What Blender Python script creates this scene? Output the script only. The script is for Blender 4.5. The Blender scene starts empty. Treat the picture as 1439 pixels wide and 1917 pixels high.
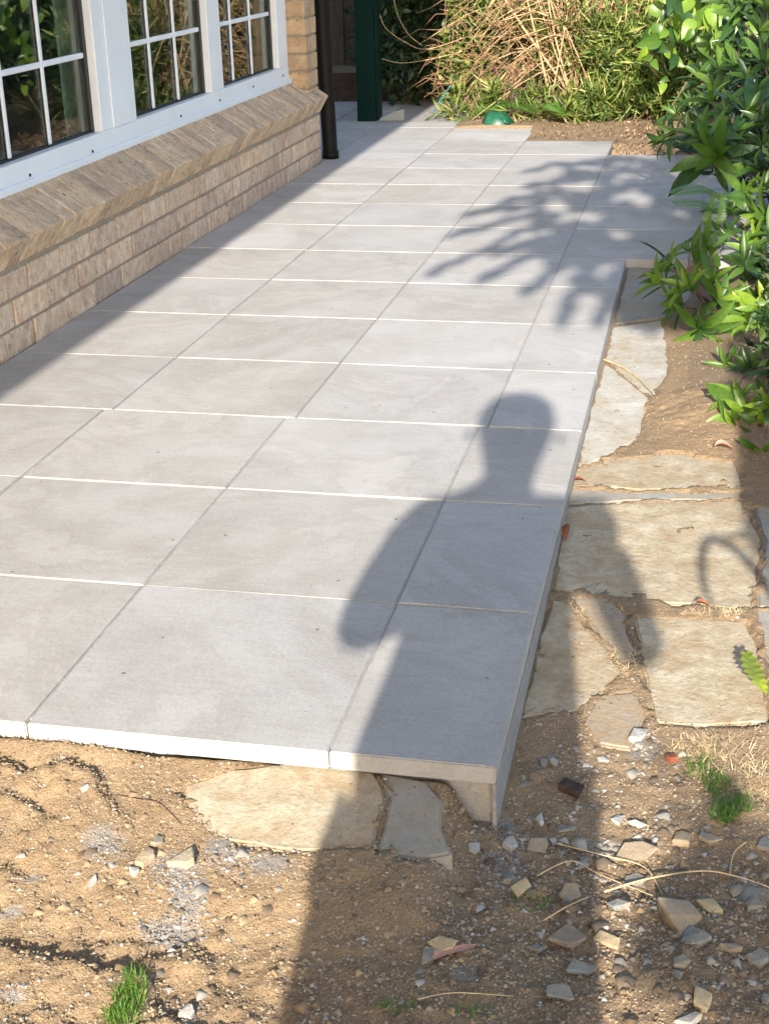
import bpy, bmesh, math, random
import numpy as np
from mathutils import Vector, Matrix

random.seed(7)
S = bpy.context.scene
COL = S.collection

# ------------------------------------------------------------------ camera
F_PX, PITCH, YAW, ROLL, CAM_Z = 2660.0, 0.3932, -0.2217, -0.0279, 1.170
cp, sp, cy_, sy_ = math.cos(PITCH), math.sin(PITCH), math.cos(YAW), math.sin(YAW)
FWD = Vector((sy_ * cp, cy_ * cp, -sp))
_r = Vector((cy_, -sy_, 0)); _u = _r.cross(FWD)
RIGHT = math.cos(ROLL) * _r + math.sin(ROLL) * _u
UP = -math.sin(ROLL) * _r + math.cos(ROLL) * _u
CAM = Vector((0, 0, CAM_Z))
cd = bpy.data.cameras.new('camera'); cam = bpy.data.objects.new('camera', cd); COL.objects.link(cam)
cd.sensor_fit = 'VERTICAL'; cd.sensor_height = 24; cd.lens = 24 * F_PX / 1917
cd.clip_start = 0.02; cd.clip_end = 500
M = Matrix((RIGHT, UP, -FWD)).transposed().to_4x4(); M.translation = CAM
cam.matrix_world = M
S.camera = cam

# ------------------------------------------------------------------ light
SUN_EL, SUN_AZ = math.radians(22.5), math.radians(4.5)
TO_SUN = Vector((math.sin(SUN_AZ) * math.cos(SUN_EL), -math.cos(SUN_AZ) * math.cos(SUN_EL), math.sin(SUN_EL)))
w = bpy.data.worlds.new('World'); S.world = w; w.use_nodes = True
nt = w.node_tree; sky = nt.nodes.new('ShaderNodeTexSky'); sky.sky_type = 'NISHITA'; sky.sun_disc = False
sky.sun_elevation = SUN_EL; sky.sun_rotation = math.pi - SUN_AZ
sky.dust_density = 1.5
nt.links.new(sky.outputs[0], nt.nodes['Background'].inputs[0]); nt.nodes['Background'].inputs[1].default_value = 0.15
sd = bpy.data.lights.new('sun', 'SUN'); sd.energy = 4.2; sd.angle = math.radians(0.53); sd.color = (1, .93, .83)
so = bpy.data.objects.new('sun', sd); COL.objects.link(so); so.rotation_euler = TO_SUN.to_track_quat('Z', 'Y').to_euler()
S.view_settings.view_transform = 'Standard'; S.view_settings.look = 'None'
S.view_settings.exposure = 1.4; S.view_settings.gamma = 1; S.view_settings.use_curve_mapping = False


def ray(x, y):
    return FWD + RIGHT * ((x - 719.5) / F_PX) - UP * ((y - 958.5) / F_PX)
def gz(x, y, z=0.0):
    """point of the horizontal plane z seen at photo pixel (x, y)"""
    d = ray(x, y); return CAM + d * ((z - CAM.z) / d.z)
def gY(x, y, Y):
    d = ray(x, y); return CAM + d * (Y / d.y)
def up_sun(p, z):
    """point at height z on the line from ground point p towards the sun"""
    return p + TO_SUN * ((z - p.z) / TO_SUN.z)

# ------------------------------------------------------------------ helpers
def raw_mesh(name, V, F, smooth=False):
    m = bpy.data.meshes.new(name); m.from_pydata([tuple(v) for v in V], [], F)
    if smooth: m.polygons.foreach_set('use_smooth', [True] * len(m.polygons))
    m.update(); return m
def origin(o):
    return Vector(o.get('_o', (0, 0, 0))) if o else Vector((0, 0, 0))
WORLD_POS = {}
def link(name, mesh, mat=None, parent=None, matrix=None):
    o = bpy.data.objects.new(name, mesh)
    if mat and mesh and not mesh.materials: mesh.materials.append(mat)
    COL.objects.link(o)
    if parent: o.parent = parent
    if matrix is not None: o.matrix_local = matrix
    return o
def part(name, V, F, mat, parent=None, smooth=False):
    """mesh from world-space vertices; the parent's origin is subtracted"""
    off = WORLD_POS.get(parent.name, Vector()) if parent else Vector()
    o = link(name, raw_mesh(name, [Vector(v) - off for v in V], F, smooth), mat, parent)
    WORLD_POS[o.name] = off if parent else Vector()
    return o
def put(name, mesh, parent, mat4):
    """shared-data part placed with a world-space matrix"""
    off = WORLD_POS.get(parent.name, Vector()) if parent else Vector()
    m = mat4.copy(); m.translation = m.translation - off
    return link(name, mesh, None, parent, m)
def tag(o, label=None, cat=None, group=None, kind=None):
    if label: o['label'] = label
    if cat: o['category'] = cat
    if group: o['group'] = group
    if kind: o['kind'] = kind
    return o
def thing(name, label, cat, loc=(0, 0, 0), group=None, kind=None):
    o = bpy.data.objects.new(name, None); COL.objects.link(o); o.location = loc; o.empty_display_size = .1
    WORLD_POS[o.name] = Vector(loc)
    return tag(o, label, cat, group, kind)
class MB:
    def __init__(s): s.V = []; s.F = []
    def add(s, V, F):
        k = len(s.V); s.V += [Vector(v) for v in V]; s.F += [tuple(i + k for i in f) for f in F]; return s
    def box(s, x0, x1, y0, y1, z0, z1):
        V = [(x0,y0,z0),(x1,y0,z0),(x1,y1,z0),(x0,y1,z0),(x0,y0,z1),(x1,y0,z1),(x1,y1,z1),(x0,y1,z1)]
        return s.add(V, [(3,2,1,0),(4,5,6,7),(0,1,5,4),(1,2,6,5),(2,3,7,6),(3,0,4,7)])
    def tube(s, pts, rad, n=6, caps=True):
        pts = [Vector(p) for p in pts]; R = rad if isinstance(rad, (list, tuple)) else [rad] * len(pts)
        k = len(s.V); rings = []; prev = None
        for i, p in enumerate(pts):
            t = (pts[min(i + 1, len(pts) - 1)] - pts[max(i - 1, 0)]).normalized()
            a = prev if prev else (Vector((0, 0, 1)) if abs(t.z) < .9 else Vector((1, 0, 0)))
            a = (a - t * a.dot(t)).normalized(); b = t.cross(a); prev = a
            for j in range(n):
                q = 2 * math.pi * j / n; s.V.append(p + (a * math.cos(q) + b * math.sin(q)) * R[i])
        for i in range(len(pts) - 1):
            for j in range(n):
                a0 = k + i * n + j; a1 = k + i * n + (j + 1) % n
                s.F.append((a0, a1, a1 + n, a0 + n))
        if caps:
            s.F.append(tuple(k + j for j in reversed(range(n)))); e = k + (len(pts) - 1) * n
            s.F.append(tuple(e + j for j in range(n)))
        return s
    def out(s, name, mat, parent=None, smooth=False): return part(name, s.V, s.F, mat, parent, smooth)
def bevel_obj(o, wd, seg=1):
    m = o.data; bm = bmesh.new(); bm.from_mesh(m)
    es = [e for e in bm.edges if len(e.link_faces) == 2 and e.calc_face_angle(0) > .6]
    bmesh.ops.bevel(bm, geom=es, offset=wd, segments=seg, affect='EDGES', clamp_overlap=True)
    bm.to_mesh(m); bm.free(); return o
def spline(P, n=6):
    P = [Vector(p) for p in P]; Q = [P[0]] + P + [P[-1]]; out = []
    for i in range(1, len(Q) - 2):
        for k in range(n):
            t = k / n; a, b, c, d = Q[i-1], Q[i], Q[i+1], Q[i+2]
            out.append(.5 * ((2*b) + (c-a)*t + (2*a-5*b+4*c-d)*t*t + (3*b-a-3*c+d)*t**3))
    return out + [P[-1]]

# numpy value noise
def vnoise(x, y, seed=0):
    xi = np.floor(x).astype(np.int64); yi = np.floor(y).astype(np.int64); fx = x - xi; fy = y - yi
    fx = fx*fx*(3-2*fx); fy = fy*fy*(3-2*fy)
    def h(a, b):
        n = (a * 374761393 + b * 668265263 + seed * 1442695041) & 0xffffffff
        n = ((n ^ (n >> 13)) * 1274126177) & 0xffffffff
        return ((n ^ (n >> 16)) & 0xffff) / 65535.0
    return (h(xi,yi)*(1-fx)+h(xi+1,yi)*fx)*(1-fy)+(h(xi,yi+1)*(1-fx)+h(xi+1,yi+1)*fx)*fy
def fbm(x, y, f, o=4, seed=0):
    s = 0; a = .5
    for i in range(o): s = s + a * (vnoise(x*f, y*f, seed+i*17) - .5); f *= 2.03; a *= .5
    return s
def sstep(a, b, x):
    t = np.clip((x - a) / (b - a), 0, 1); return t*t*(3-2*t)

# ------------------------------------------------------------------ materials
def new_mat(name):
    m = bpy.data.materials.new(name); m.use_nodes = True; t = m.node_tree; t.nodes.clear()
    o = t.nodes.new('ShaderNodeOutputMaterial'); b = t.nodes.new('ShaderNodeBsdfPrincipled')
    t.links.new(b.outputs[0], o.inputs[0]); return m, t, b
def N(t, k, **kw):
    n = t.nodes.new('ShaderNode' + k)
    for a, v in kw.items():
        if a in n.inputs: n.inputs[a].default_value = v
        else: setattr(n, a, v)
    return n
def ramp(t, src, stops):
    r = t.nodes.new('ShaderNodeValToRGB'); e = r.color_ramp.elements
    while len(e) < len(stops): e.new(.5)
    for i, (p, c) in enumerate(stops):
        e[i].position = p; e[i].color = (*c, 1) if len(c) == 3 else c
    t.links.new(src, r.inputs[0]); return r.outputs[0]
def mixc(t, f, a, b, mode='MIX'):
    n = t.nodes.new('ShaderNodeMix'); n.data_type = 'RGBA'; n.blend_type = mode
    for s, v in ((0, f), (6, a), (7, b)):
        if isinstance(v, (int, float)): n.inputs[s].default_value = v
        elif isinstance(v, tuple): n.inputs[s].default_value = (*v, 1)
        else: t.links.new(v, n.inputs[s])
    return n.outputs[2]
def coords(t, space='Object', scale=(1, 1, 1), rot=(0, 0, 0)):
    c = t.nodes.new('ShaderNodeTexCoord'); m = t.nodes.new('ShaderNodeMapping')
    m.inputs['Scale'].default_value = scale; m.inputs['Rotation'].default_value = rot
    t.links.new(c.outputs[space], m.inputs[0]); return m.outputs[0]
def noise(t, vec, scale, detail=4, rough=.55, dist=0):
    n = N(t, 'TexNoise', Scale=scale, Detail=detail, Roughness=rough, Distortion=dist); t.links.new(vec, n.inputs[0]); return n.outputs[0]
def bump(t, b, h, strength, dist):
    n = N(t, 'Bump', Strength=strength, Distance=dist); t.links.new(h, n.inputs['Height'])
    t.links.new(n.outputs[0], b.inputs['Normal']); return n
def shift(t, vec):
    """offset texture space per object"""
    oi = t.nodes.new('ShaderNodeObjectInfo'); a = t.nodes.new('ShaderNodeVectorMath'); a.operation = 'ADD'
    m = t.nodes.new('ShaderNodeMath'); m.operation = 'MULTIPLY'; m.inputs[1].default_value = 37.0
    t.links.new(oi.outputs['Random'], m.inputs[0]); t.links.new(vec, a.inputs[0]); t.links.new(m.outputs[0], a.inputs[1])
    return a.outputs[0], oi.outputs['Random']

def mat_simple(name, c, rough=.6, var=.12, scale=20, bs=.2, bd=.002, metallic=0):
    m, t, b = new_mat(name); v = coords(t); n = noise(t, v, scale)
    c1 = tuple(x * (1 - var) for x in c); c2 = tuple(min(1, x * (1 + var)) for x in c)
    t.links.new(ramp(t, n, [(.3, c1), (.7, c2)]), b.inputs['Base Color'])
    b.inputs['Roughness'].default_value = rough; b.inputs['Metallic'].default_value = metallic
    bump(t, b, n, bs, bd); return m

def mat_paver():
    m, t, b = new_mat('grey_concrete_paver'); v0 = coords(t); v, rnd = shift(t, v0)
    big = noise(t, v, 3.2, 5, .6, .6); fine = noise(t, v, 160, 3, .7)
    st = noise(t, coords(t, scale=(14, 60, 1)), 1, 4, .7)
    c = ramp(t, big, [(.30, (.345, .335, .32)), (.5, (.43, .418, .402)), (.70, (.49, .48, .465))])
    c = mixc(t, .35, c, ramp(t, st, [(.3, (.295, .288, .28)), (.7, (.45, .44, .43))]))
    c = mixc(t, .22, c, ramp(t, fine, [(.3, (.22, .21, .2)), (.7, (.62, .6, .58))]))
    tint = ramp(t, rnd, [(0, (.90, .89, .875)), (.3, (1, .985, .96)), (.6, (.96, .96, .965)), (1, (1.06, 1.055, 1.05))])
    c = mixc(t, 1.0, c, tint, 'MULTIPLY')
    sm = ramp(t, noise(t, v, 1.9, 6, .65, 1.6), [(.38, (1, 1, 1)), (.55, (.88, .86, .83)), (.60, (1.0, .985, .97)), (.72, (.93, .92, .9))])
    c = mixc(t, .9, c, sm, 'MULTIPLY')
    vo = N(t, 'TexVoronoi', Scale=13.0); t.links.new(v, vo.inputs[0])
    c = mixc(t, 1.0, c, ramp(t, vo.outputs['Distance'], [(.03, (.35, .33, .31)), (.06, (1, 1, 1))]), 'MULTIPLY')
    t.links.new(c, b.inputs['Base Color']); b.inputs['Roughness'].default_value = .82
    b.inputs['Specular IOR Level'].default_value = .3
    h = N(t, 'Math', operation='ADD'); t.links.new(fine, h.inputs[0]); t.links.new(st, h.inputs[1])
    bump(t, b, h.outputs[0], .22, .002); return m

def mat_brick(name, pal, streak=(0, 0, 0), sc=(1, 1, 1), contrast=.55):
    m, t, b = new_mat(name); v0 = coords(t); v, rnd = shift(t, v0)
    mp = t.nodes.new('ShaderNodeMapping'); mp.inputs['Rotation'].default_value = streak; mp.inputs['Scale'].default_value = sc
    t.links.new(v, mp.inputs[0]); s = noise(t, mp.outputs[0], 13, 6, .68, 1.0); n = noise(t, v, 26, 5, .65)
    pit = noise(t, v, 60, 3, .6)
    c = ramp(t, s, [(.25, pal[0]), (.45, pal[1]), (.56, pal[2]), (.72, pal[3])])
    c = mixc(t, .3, c, ramp(t, n, [(.3, pal[0]), (.7, pal[3])]))
    c = mixc(t, 1, c, ramp(t, rnd, [(0, (.80, .78, .78)), (.35, (.95, .9, .85)), (.6, (1.0, 1.0, .96)), (1, (1.15, 1.08, .98))]), 'MULTIPLY')
    c = mixc(t, 1, c, ramp(t, pit, [(.29, (.20, .14, .11)), (.37, (1, 1, 1))]), 'MULTIPLY')
    t.links.new(c, b.inputs['Base Color']); b.inputs['Roughness'].default_value = .9
    h = N(t, 'Math', operation='MULTIPLY_ADD'); t.links.new(pit, h.inputs[0]); h.inputs[1].default_value = .6; t.links.new(s, h.inputs[2])
    bump(t, b, h.outputs[0], contrast, .006); return m

def mat_soil():
    m, t, b = new_mat('sandy_soil'); v = coords(t)
    at = t.nodes.new('ShaderNodeAttribute'); at.attribute_name = 'mask'
    sp_ = t.nodes.new('ShaderNodeSeparateColor'); t.links.new(at.outputs['Color'], sp_.inputs[0])
    g1 = noise(t, v, 330, 3, .75); g2 = noise(t, v, 90, 4, .7); g3 = noise(t, v, 9, 5, .6, .4)
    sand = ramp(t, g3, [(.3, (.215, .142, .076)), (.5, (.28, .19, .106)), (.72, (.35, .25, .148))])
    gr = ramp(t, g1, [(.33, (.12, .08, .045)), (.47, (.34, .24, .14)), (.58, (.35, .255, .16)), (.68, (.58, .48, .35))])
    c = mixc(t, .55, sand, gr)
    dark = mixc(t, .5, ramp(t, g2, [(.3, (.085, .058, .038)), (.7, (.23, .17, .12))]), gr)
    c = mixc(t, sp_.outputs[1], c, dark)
    mort = mixc(t, .5, ramp(t, g2, [(.35, (.19, .165, .14)), (.6, (.29, .265, .24)), (.75, (.38, .36, .335))]), ramp(t, g1, [(.35, (.16, .13, .10)), (.6, (.38, .34, .30))]))
    mk = N(t, 'Math', operation='MULTIPLY_ADD'); t.links.new(sp_.outputs[0], mk.inputs[0]); mk.inputs[1].default_value = 1.8
    off = N(t, 'Math', operation='SUBTRACT'); t.links.new(g2, off.inputs[0]); off.inputs[1].default_value = .95; t.links.new(off.outputs[0], mk.inputs[2])
    mk.use_clamp = True
    c = mixc(t, mk.outputs[0], c, mort)
    t.links.new(c, b.inputs['Base Color']); b.inputs['Roughness'].default_value = .95; b.inputs['Specular IOR Level'].default_value = .15
    h = N(t, 'Math', operation='MULTIPLY_ADD'); t.links.new(g1, h.inputs[0]); h.inputs[1].default_value = .5; t.links.new(g2, h.inputs[2])
    bump(t, b, h.outputs[0], .9, .006); return m

def mat_stone(name, c0, c1, c2, sc=5, stretch=(1, 1, 1), dirt=(.34, .24, .13), dirt_amt=.5, bs=.5):
    m, t, b = new_mat(name); v0 = coords(t, scale=stretch); v, rnd = shift(t, v0)
    n = noise(t, v, sc, 6, .62, .9); n2 = noise(t, v, sc * 9, 4, .7); n3 = noise(t, v, sc * 1.7, 5, .7, .4)
    c = ramp(t, n, [(.3, c0), (.5, c1), (.7, c2)])
    c = mixc(t, .3, c, ramp(t, n2, [(.3, tuple(x * .6 for x in c0)), (.7, tuple(min(1, x * 1.25) for x in c2))]))
    dm = ramp(t, n3, [(.5 - .12 * dirt_amt, (0, 0, 0)), (.72, (dirt_amt,) * 3)])
    c = mixc(t, dm, c, dirt)
    fl = noise(t, v, sc * 14, 3, .8); c = mixc(t, 1, c, ramp(t, fl, [(.30, (.35, .30, .26)), (.38, (1, 1, 1)), (.66, (1, 1, 1)), (.72, (1.25, 1.22, 1.18))]), 'MULTIPLY')
    t.links.new(c, b.inputs['Base Color']); b.inputs['Roughness'].default_value = .88; b.inputs['Specular IOR Level'].default_value = .25
    h = N(t, 'Math', operation='MULTIPLY_ADD'); t.links.new(n2, h.inputs[0]); h.inputs[1].default_value = .5; t.links.new(n, h.inputs[2])
    bump(t, b, h.outputs[0], bs, .006); return m

def mat_leaf(name, c0, c1, rough=.38, trans=.35, back=None):
    m, t, b = new_mat(name); v = coords(t); v, rnd = shift(t, v)
    n = noise(t, v, 14, 3)
    c = ramp(t, n, [(.3, c0), (.7, c1)])
    c = mixc(t, 1, c, ramp(t, rnd, [(0, (.72, .8, .7)), (.6, (1, 1, 1)), (.85, (1.25, 1.15, .9)), (1, (1.1, 1.1, 1.1))]), 'MULTIPLY')
    b.inputs['Roughness'].default_value = rough; t.links.new(c, b.inputs['Base Color'])
    b.inputs['Specular IOR Level'].default_value = .45
    tr = t.nodes.new('ShaderNodeBsdfTranslucent'); tc = mixc(t, 1, c, (1.3, 1.5, .6), 'MULTIPLY'); t.links.new(tc, tr.inputs[0])
    ms = t.nodes.new('ShaderNodeMixShader'); ms.inputs[0].default_value = trans
    t.links.new(b.outputs[0], ms.inputs[1]); t.links.new(tr.outputs[0], ms.inputs[2])
    t.links.new(ms.outputs[0], t.nodes['Material Output'].inputs[0]); bump(t, b, n, .15, .002); return m

def mat_foliage(name, stops, rough=.45, trans=.3):
    """for joined leaf masses: colour varies leaf by leaf through the random face attribute"""
    m, t, b = new_mat(name); at = t.nodes.new('ShaderNodeAttribute'); at.attribute_name = 'tone'
    c = ramp(t, at.outputs['Fac'], stops); t.links.new(c, b.inputs['Base Color']); b.inputs['Roughness'].default_value = rough
    tr = t.nodes.new('ShaderNodeBsdfTranslucent'); t.links.new(c, tr.inputs[0])
    ms = t.nodes.new('ShaderNodeMixShader'); ms.inputs[0].default_value = trans
    t.links.new(b.outputs[0], ms.inputs[1]); t.links.new(tr.outputs[0], ms.inputs[2])
    t.links.new(ms.outputs[0], t.nodes['Material Output'].inputs[0]); return m

def mat_glass():
    m, t, b = new_mat('window_glass'); t.nodes.remove(b)
    tr = t.nodes.new('ShaderNodeBsdfTransparent'); tr.inputs[0].default_value = (.72, .78, .74, 1)
    gl = t.nodes.new('ShaderNodeBsdfGlossy'); gl.inputs['Roughness'].default_value = .004
    fr = N(t, 'Fresnel', IOR=1.75); ge = t.nodes.new('ShaderNodeNewGeometry'); io = N(t, 'Math', operation='MULTIPLY_ADD'); t.links.new(ge.outputs['Backfacing'], io.inputs[0]); io.inputs[1].default_value = 1/1.75 - 1.75; io.inputs[2].default_value = 1.75; t.links.new(io.outputs[0], fr.inputs['IOR']); n = noise(t, coords(t), 1.3, 2); bp = N(t, 'Bump', Strength=.03, Distance=.02)
    t.links.new(n, bp.inputs['Height']); t.links.new(bp.outputs[0], gl.inputs['Normal'])
    ms = t.nodes.new('ShaderNodeMixShader'); t.links.new(fr.outputs[0], ms.inputs[0])
    t.links.new(tr.outputs[0], ms.inputs[1]); t.links.new(gl.outputs[0], ms.inputs[2])
    t.links.new(ms.outputs[0], t.nodes['Material Output'].inputs[0]); return m

MT = {}
MT['paver'] = mat_paver()
MT['bed'] = mat_stone('mortar_bed', (.24, .225, .205), (.33, .31, .285), (.42, .40, .37), 30, dirt_amt=.2)
MT['render'] = mat_stone('cement_render', (.22, .21, .2), (.28, .27, .26), (.33, .32, .31), 12, dirt_amt=.15)
MT['soil'] = mat_soil()
MT['brick'] = mat_brick('wirecut_brick', [(.34, .205, .135), (.53, .375, .265), (.65, .50, .37), (.80, .69, .55)], (.6, .3, 0), (1, 2.2, 1.2), 1.0)
MT['pier_brick'] = mat_brick('ochre_brick', [(.33, .21, .12), (.47, .32, .18), (.55, .40, .24), (.62, .50, .34)], (0, 0, 0), (1, 1, 1))
MT['sill_brick'] = mat_brick('sill_brick', [(.30, .185, .12), (.50, .36, .24), (.62, .475, .335), (.78, .67, .52)], (.65, .2, 0), (1.6, 2.6, 1.5), 1.2)
MT['mortar'] = mat_stone('wall_mortar', (.24, .19, .14), (.33, .27, .2), (.42, .36, .28), 30)
MT['frame'] = mat_simple('white_window_paint', (.80, .82, .84), .35, .035, 6, .08)
MT['gasket'] = mat_simple('black_rubber', (.012, .012, .013), .5)
MT['glass'] = mat_glass()
MT['room'] = mat_simple('room_wall', (.16, .17, .16), .9)
MT['inner_reveal'] = mat_simple('pale_reveal', (.80, .86, .82), .85)
MT['gutter'] = mat_simple('cream_gutter', (.62, .58, .5), .4)
MT['tile_roof'] = mat_simple('roof_tile', (.22, .12, .08), .8)
MT['black_pipe'] = mat_simple('black_pipe', (.010, .009, .009), .45, .3, 9)
MT['green_post'] = mat_simple('dark_green_paint', (.001, .017, .014), .5, .15, 12)
for k_ in ('green_post', 'black_pipe'): MT[k_].node_tree.nodes['Principled BSDF'].inputs['Specular IOR Level'].default_value = .12
MT['palings'] = mat_stone('weathered_paling', (.045, .036, .03), (.075, .06, .05), (.12, .10, .085), 8, (6, 6, .6), dirt_amt=.1)
MT['sandstone'] = mat_stone('sandstone_flag', (.33, .27, .18), (.42, .36, .255), (.50, .45, .345), 9, (1, 1, 1), (.30, .21, .12), 1.0, .8)
MT['whitestone'] = mat_stone('pale_limestone_flag', (.36, .35, .29), (.45, .43, .37), (.52, .50, .45), 5, (1, 1, 1), (.34, .25, .15), .8)
MT['bluestone'] = mat_stone('blue_grey_slate', (.20, .20, .18), (.27, .265, .24), (.34, .33, .295), 6, (1, 1, 1), (.33, .25, .16), .9)
MT['chip_grey'] = mat_stone('grey_chip', (.15, .16, .15), (.22, .23, .215), (.30, .30, .275), 14, dirt_amt=.8)
MT['chip_tan'] = mat_stone('tan_chip', (.22, .17, .12), (.29, .235, .17), (.37, .31, .24), 12, dirt_amt=.8)
MT['chip_yellow'] = mat_stone('yellow_sandstone_chip', (.38, .29, .16), (.47, .375, .22), (.55, .46, .30), 10, dirt_amt=.6)
MT['chip_white'] = mat_stone('white_mortar_chip', (.30, .29, .27), (.40, .39, .37), (.50, .49, .47), 20, dirt_amt=.7)
MT['clod'] = mat_stone('dark_clod', (.03, .018, .014), (.055, .035, .028), (.09, .06, .045), 25, dirt_amt=.1)
MT['red'] = mat_stone('red_dead_leaf', (.16, .045, .025), (.24, .075, .04), (.32, .12, .065), 20, dirt_amt=.1)
MT['pink_bark'] = mat_stone('pink_bark', (.42, .20, .15), (.52, .27, .21), (.6, .34, .27), 20, (4, 1, 1), dirt_amt=.1)
MT['straw'] = mat_simple('dry_straw', (.52, .39, .22), .7, .3, 40)
MT['cane'] = mat_simple('dead_cane', (.42, .29, .15), .6, .35, 25)
MT['cane_brown'] = mat_simple('brown_dead_cane', (.25, .14, .07), .7, .35, 25)
MT['twig'] = mat_simple('brown_twig', (.17, .11, .07), .8, .3, 40)
MT['bark'] = mat_simple('tree_bark', (.12, .09, .07), .9, .3, 12, .6, .01)
MT['leaf_bright'] = mat_leaf('bright_green_leaf', (.13, .225, .024), (.21, .32, .042))
MT['leaf_mid'] = mat_leaf('mid_green_leaf', (.062, .13, .022), (.105, .19, .032))
MT['leaf_dark'] = mat_leaf('dark_green_leaf', (.022, .055, .016), (.042, .09, .024), .3, .2)
MT['leaf_lime'] = mat_leaf('lime_leaf', (.24, .30, .03), (.34, .38, .05))
MT['fern'] = mat_leaf('fern_leaf', (.09, .19, .035), (.14, .26, .05))
MT['grass'] = mat_leaf('grass_blade', (.08, .19, .025), (.15, .27, .045), .5, .4)
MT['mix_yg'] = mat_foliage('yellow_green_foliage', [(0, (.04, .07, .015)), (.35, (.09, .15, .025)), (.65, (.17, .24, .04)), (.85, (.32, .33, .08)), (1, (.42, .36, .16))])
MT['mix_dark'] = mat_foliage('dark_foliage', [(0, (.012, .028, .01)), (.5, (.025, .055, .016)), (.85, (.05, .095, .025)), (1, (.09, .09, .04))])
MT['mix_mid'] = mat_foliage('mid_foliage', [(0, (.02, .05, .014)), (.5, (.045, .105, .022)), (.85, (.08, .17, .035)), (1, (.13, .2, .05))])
MT['litter'] = mat_foliage('leaf_litter', [(0, (.07, .04, .02)), (.5, (.17, .10, .05)), (.8, (.28, .18, .09)), (1, (.42, .31, .18))], .8, .1)
MT['grit'] = mat_foliage('grit_grains', [(0, (.16, .10, .055)), (.4, (.36, .25, .14)), (.75, (.42, .31, .19)), (.93, (.42, .37, .30)), (1, (.55, .50, .43))], .9, .0)
MT['rubble'] = mat_foliage('mortar_rubble', [(0, (.14, .12, .10)), (.5, (.27, .25, .23)), (1, (.42, .40, .38))], .9, .0)
MT['clods'] = mat_foliage('soil_clods', [(0, (.16, .105, .06)), (.5, (.30, .20, .11)), (1, (.40, .29, .17))], .95, .0)
MT['chips'] = mat_foliage('dusty_chips', [(0, (.12, .085, .055)), (.4, (.22, .165, .11)), (.7, (.26, .24, .20)), (.9, (.36, .33, .28)), (1, (.45, .43, .39))], .9, .0)
MT['green_plastic'] = mat_simple('green_plastic', (.012, .085, .042), .35, .3, 30, .3, .004)
MT['teal'] = mat_simple('teal_rope', (.05, .20, .24), .5, .5, 60)
MT['clear_sheet'] = mat_simple('grey_fibre_sheet', (.30, .32, .31), .5, .1)
MT['skin'] = mat_simple('skin', (.55, .33, .24), .5, .05)
MT['shirt'] = mat_simple('navy_cotton', (.05, .07, .14), .85, .1)
MT['shorts'] = mat_simple('khaki_cotton', (.30, .25, .17), .9, .1)
MT['hair'] = mat_simple('brown_hair', (.05, .03, .02), .6, .3, 60)
MT['phone'] = mat_simple('black_phone', (.02, .02, .022), .25)

# ================================================================== GROUND
xs = np.concatenate([np.linspace(-60, -4, 22), np.linspace(-3.6, -1.4, 60), np.arange(-1.37, .62, .0066), np.linspace(.66, 3, 60), np.linspace(3.6, 60, 22)])
ys = np.concatenate([np.linspace(-60, -2, 16), np.linspace(-1.6, .9, 30), np.arange(.95, 3.75, .0066), np.arange(3.78, 11.5, .024), np.linspace(11.8, 60, 24)])
X, Y = np.meshgrid(xs, ys)
def side_drop(y):
    return np.interp(y, [1.0, 1.8, 2.5, 3.0, 4.0, 5.3, 7], [-.118, -.112, -.078, -.058, -.038, -.036, -.02])
def base_z(x, y):
    x = np.asarray(x, float); y = np.asarray(y, float)
    zr = side_drop(y)                                           # beside the patio
    edge = sstep(-.27, -.40, x) * .072 * (1 - sstep(0, .40, 1.80 - y)) * (.58 + .46 * sstep(-.5, -.60, x))
    zf = -.104 + edge
    z = np.where(y < 1.8, zf * (1 - sstep(-.3, -.1, x)) + zr * sstep(-.3, -.1, x), zr)
    z = z + .05 * sstep(.02, .35, x) * sstep(2.4, 3.6, y)       # garden bed
    z = z + .035 * sstep(-.12, .1, x) * np.exp(-((y - 3.55) / .5) ** 2)   # little heap of sand
    z = z + np.where(y > 7.6, (.045 + .0 * x) * sstep(7.7, 9.3, y), 0) + .05 * sstep(9.2, 10.2, y)
    return z
def poly_px(pts, z=-.1): return [(gz(px, py, z).x, gz(px, py, z).y) for px, py in pts]
def signed(P, x, y):
    """distance to polyline, positive beyond it (larger y), and limit to its span"""
    best = np.full(x.shape, 9.0); sg = np.zeros(x.shape)
    for (ax, ay), (bx, by) in zip(P[:-1], P[1:]):
        dx, dy = bx-ax, by-ay; L2 = dx*dx+dy*dy
        t = np.clip(((x-ax)*dx+(y-ay)*dy)/L2, 0, 1); qx = ax+t*dx; qy = ay+t*dy
        d = np.hypot(x-qx, y-qy); c = np.sign(dx*(y-ay)-dy*(x-ax))
        u = d < best; best = np.where(u, d, best); sg = np.where(u, c, sg)
    return best * sg
STEPS = [([(-60,1758),(0,1766),(60,1776),(130,1792),(180,1801),(250,1816),(278,1845)], .017, .045),
         ([(-60,1470),(0,1484),(60,1496),(130,1492),(180,1503),(212,1548),(262,1585),(330,1590),(388,1600)], .024, .04),
         ([(185,1752),(255,1750),(318,1742)], .010, .02), ([(290,1772),(345,1756),(362,1760),(384,1812)], .013, .03),
         ([(25,1535),(60,1548),(92,1562)], .011, .02), ([(375,1742),(420,1732),(470,1716)], .010, .025),
         ([(310,1890),(335,1888),(360,1905)], .008, .02), ([(225,1676),(245,1680)], .009, .014), ([(268,1605),(285,1628)], .01, .014),
         ([(0,1640),(40,1648)], .008, .02), ([(1095,1775),(1180,1790),(1200,1770)], .006, .02)]
Z = base_z(X, Y)
def side_top(y): return float(side_drop(y)) + .003
def front_top(y): return float(np.interp(y, [1.45, 1.56, 1.70, 1.80], [-.098, -.076, -.054, -.037]))
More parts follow.
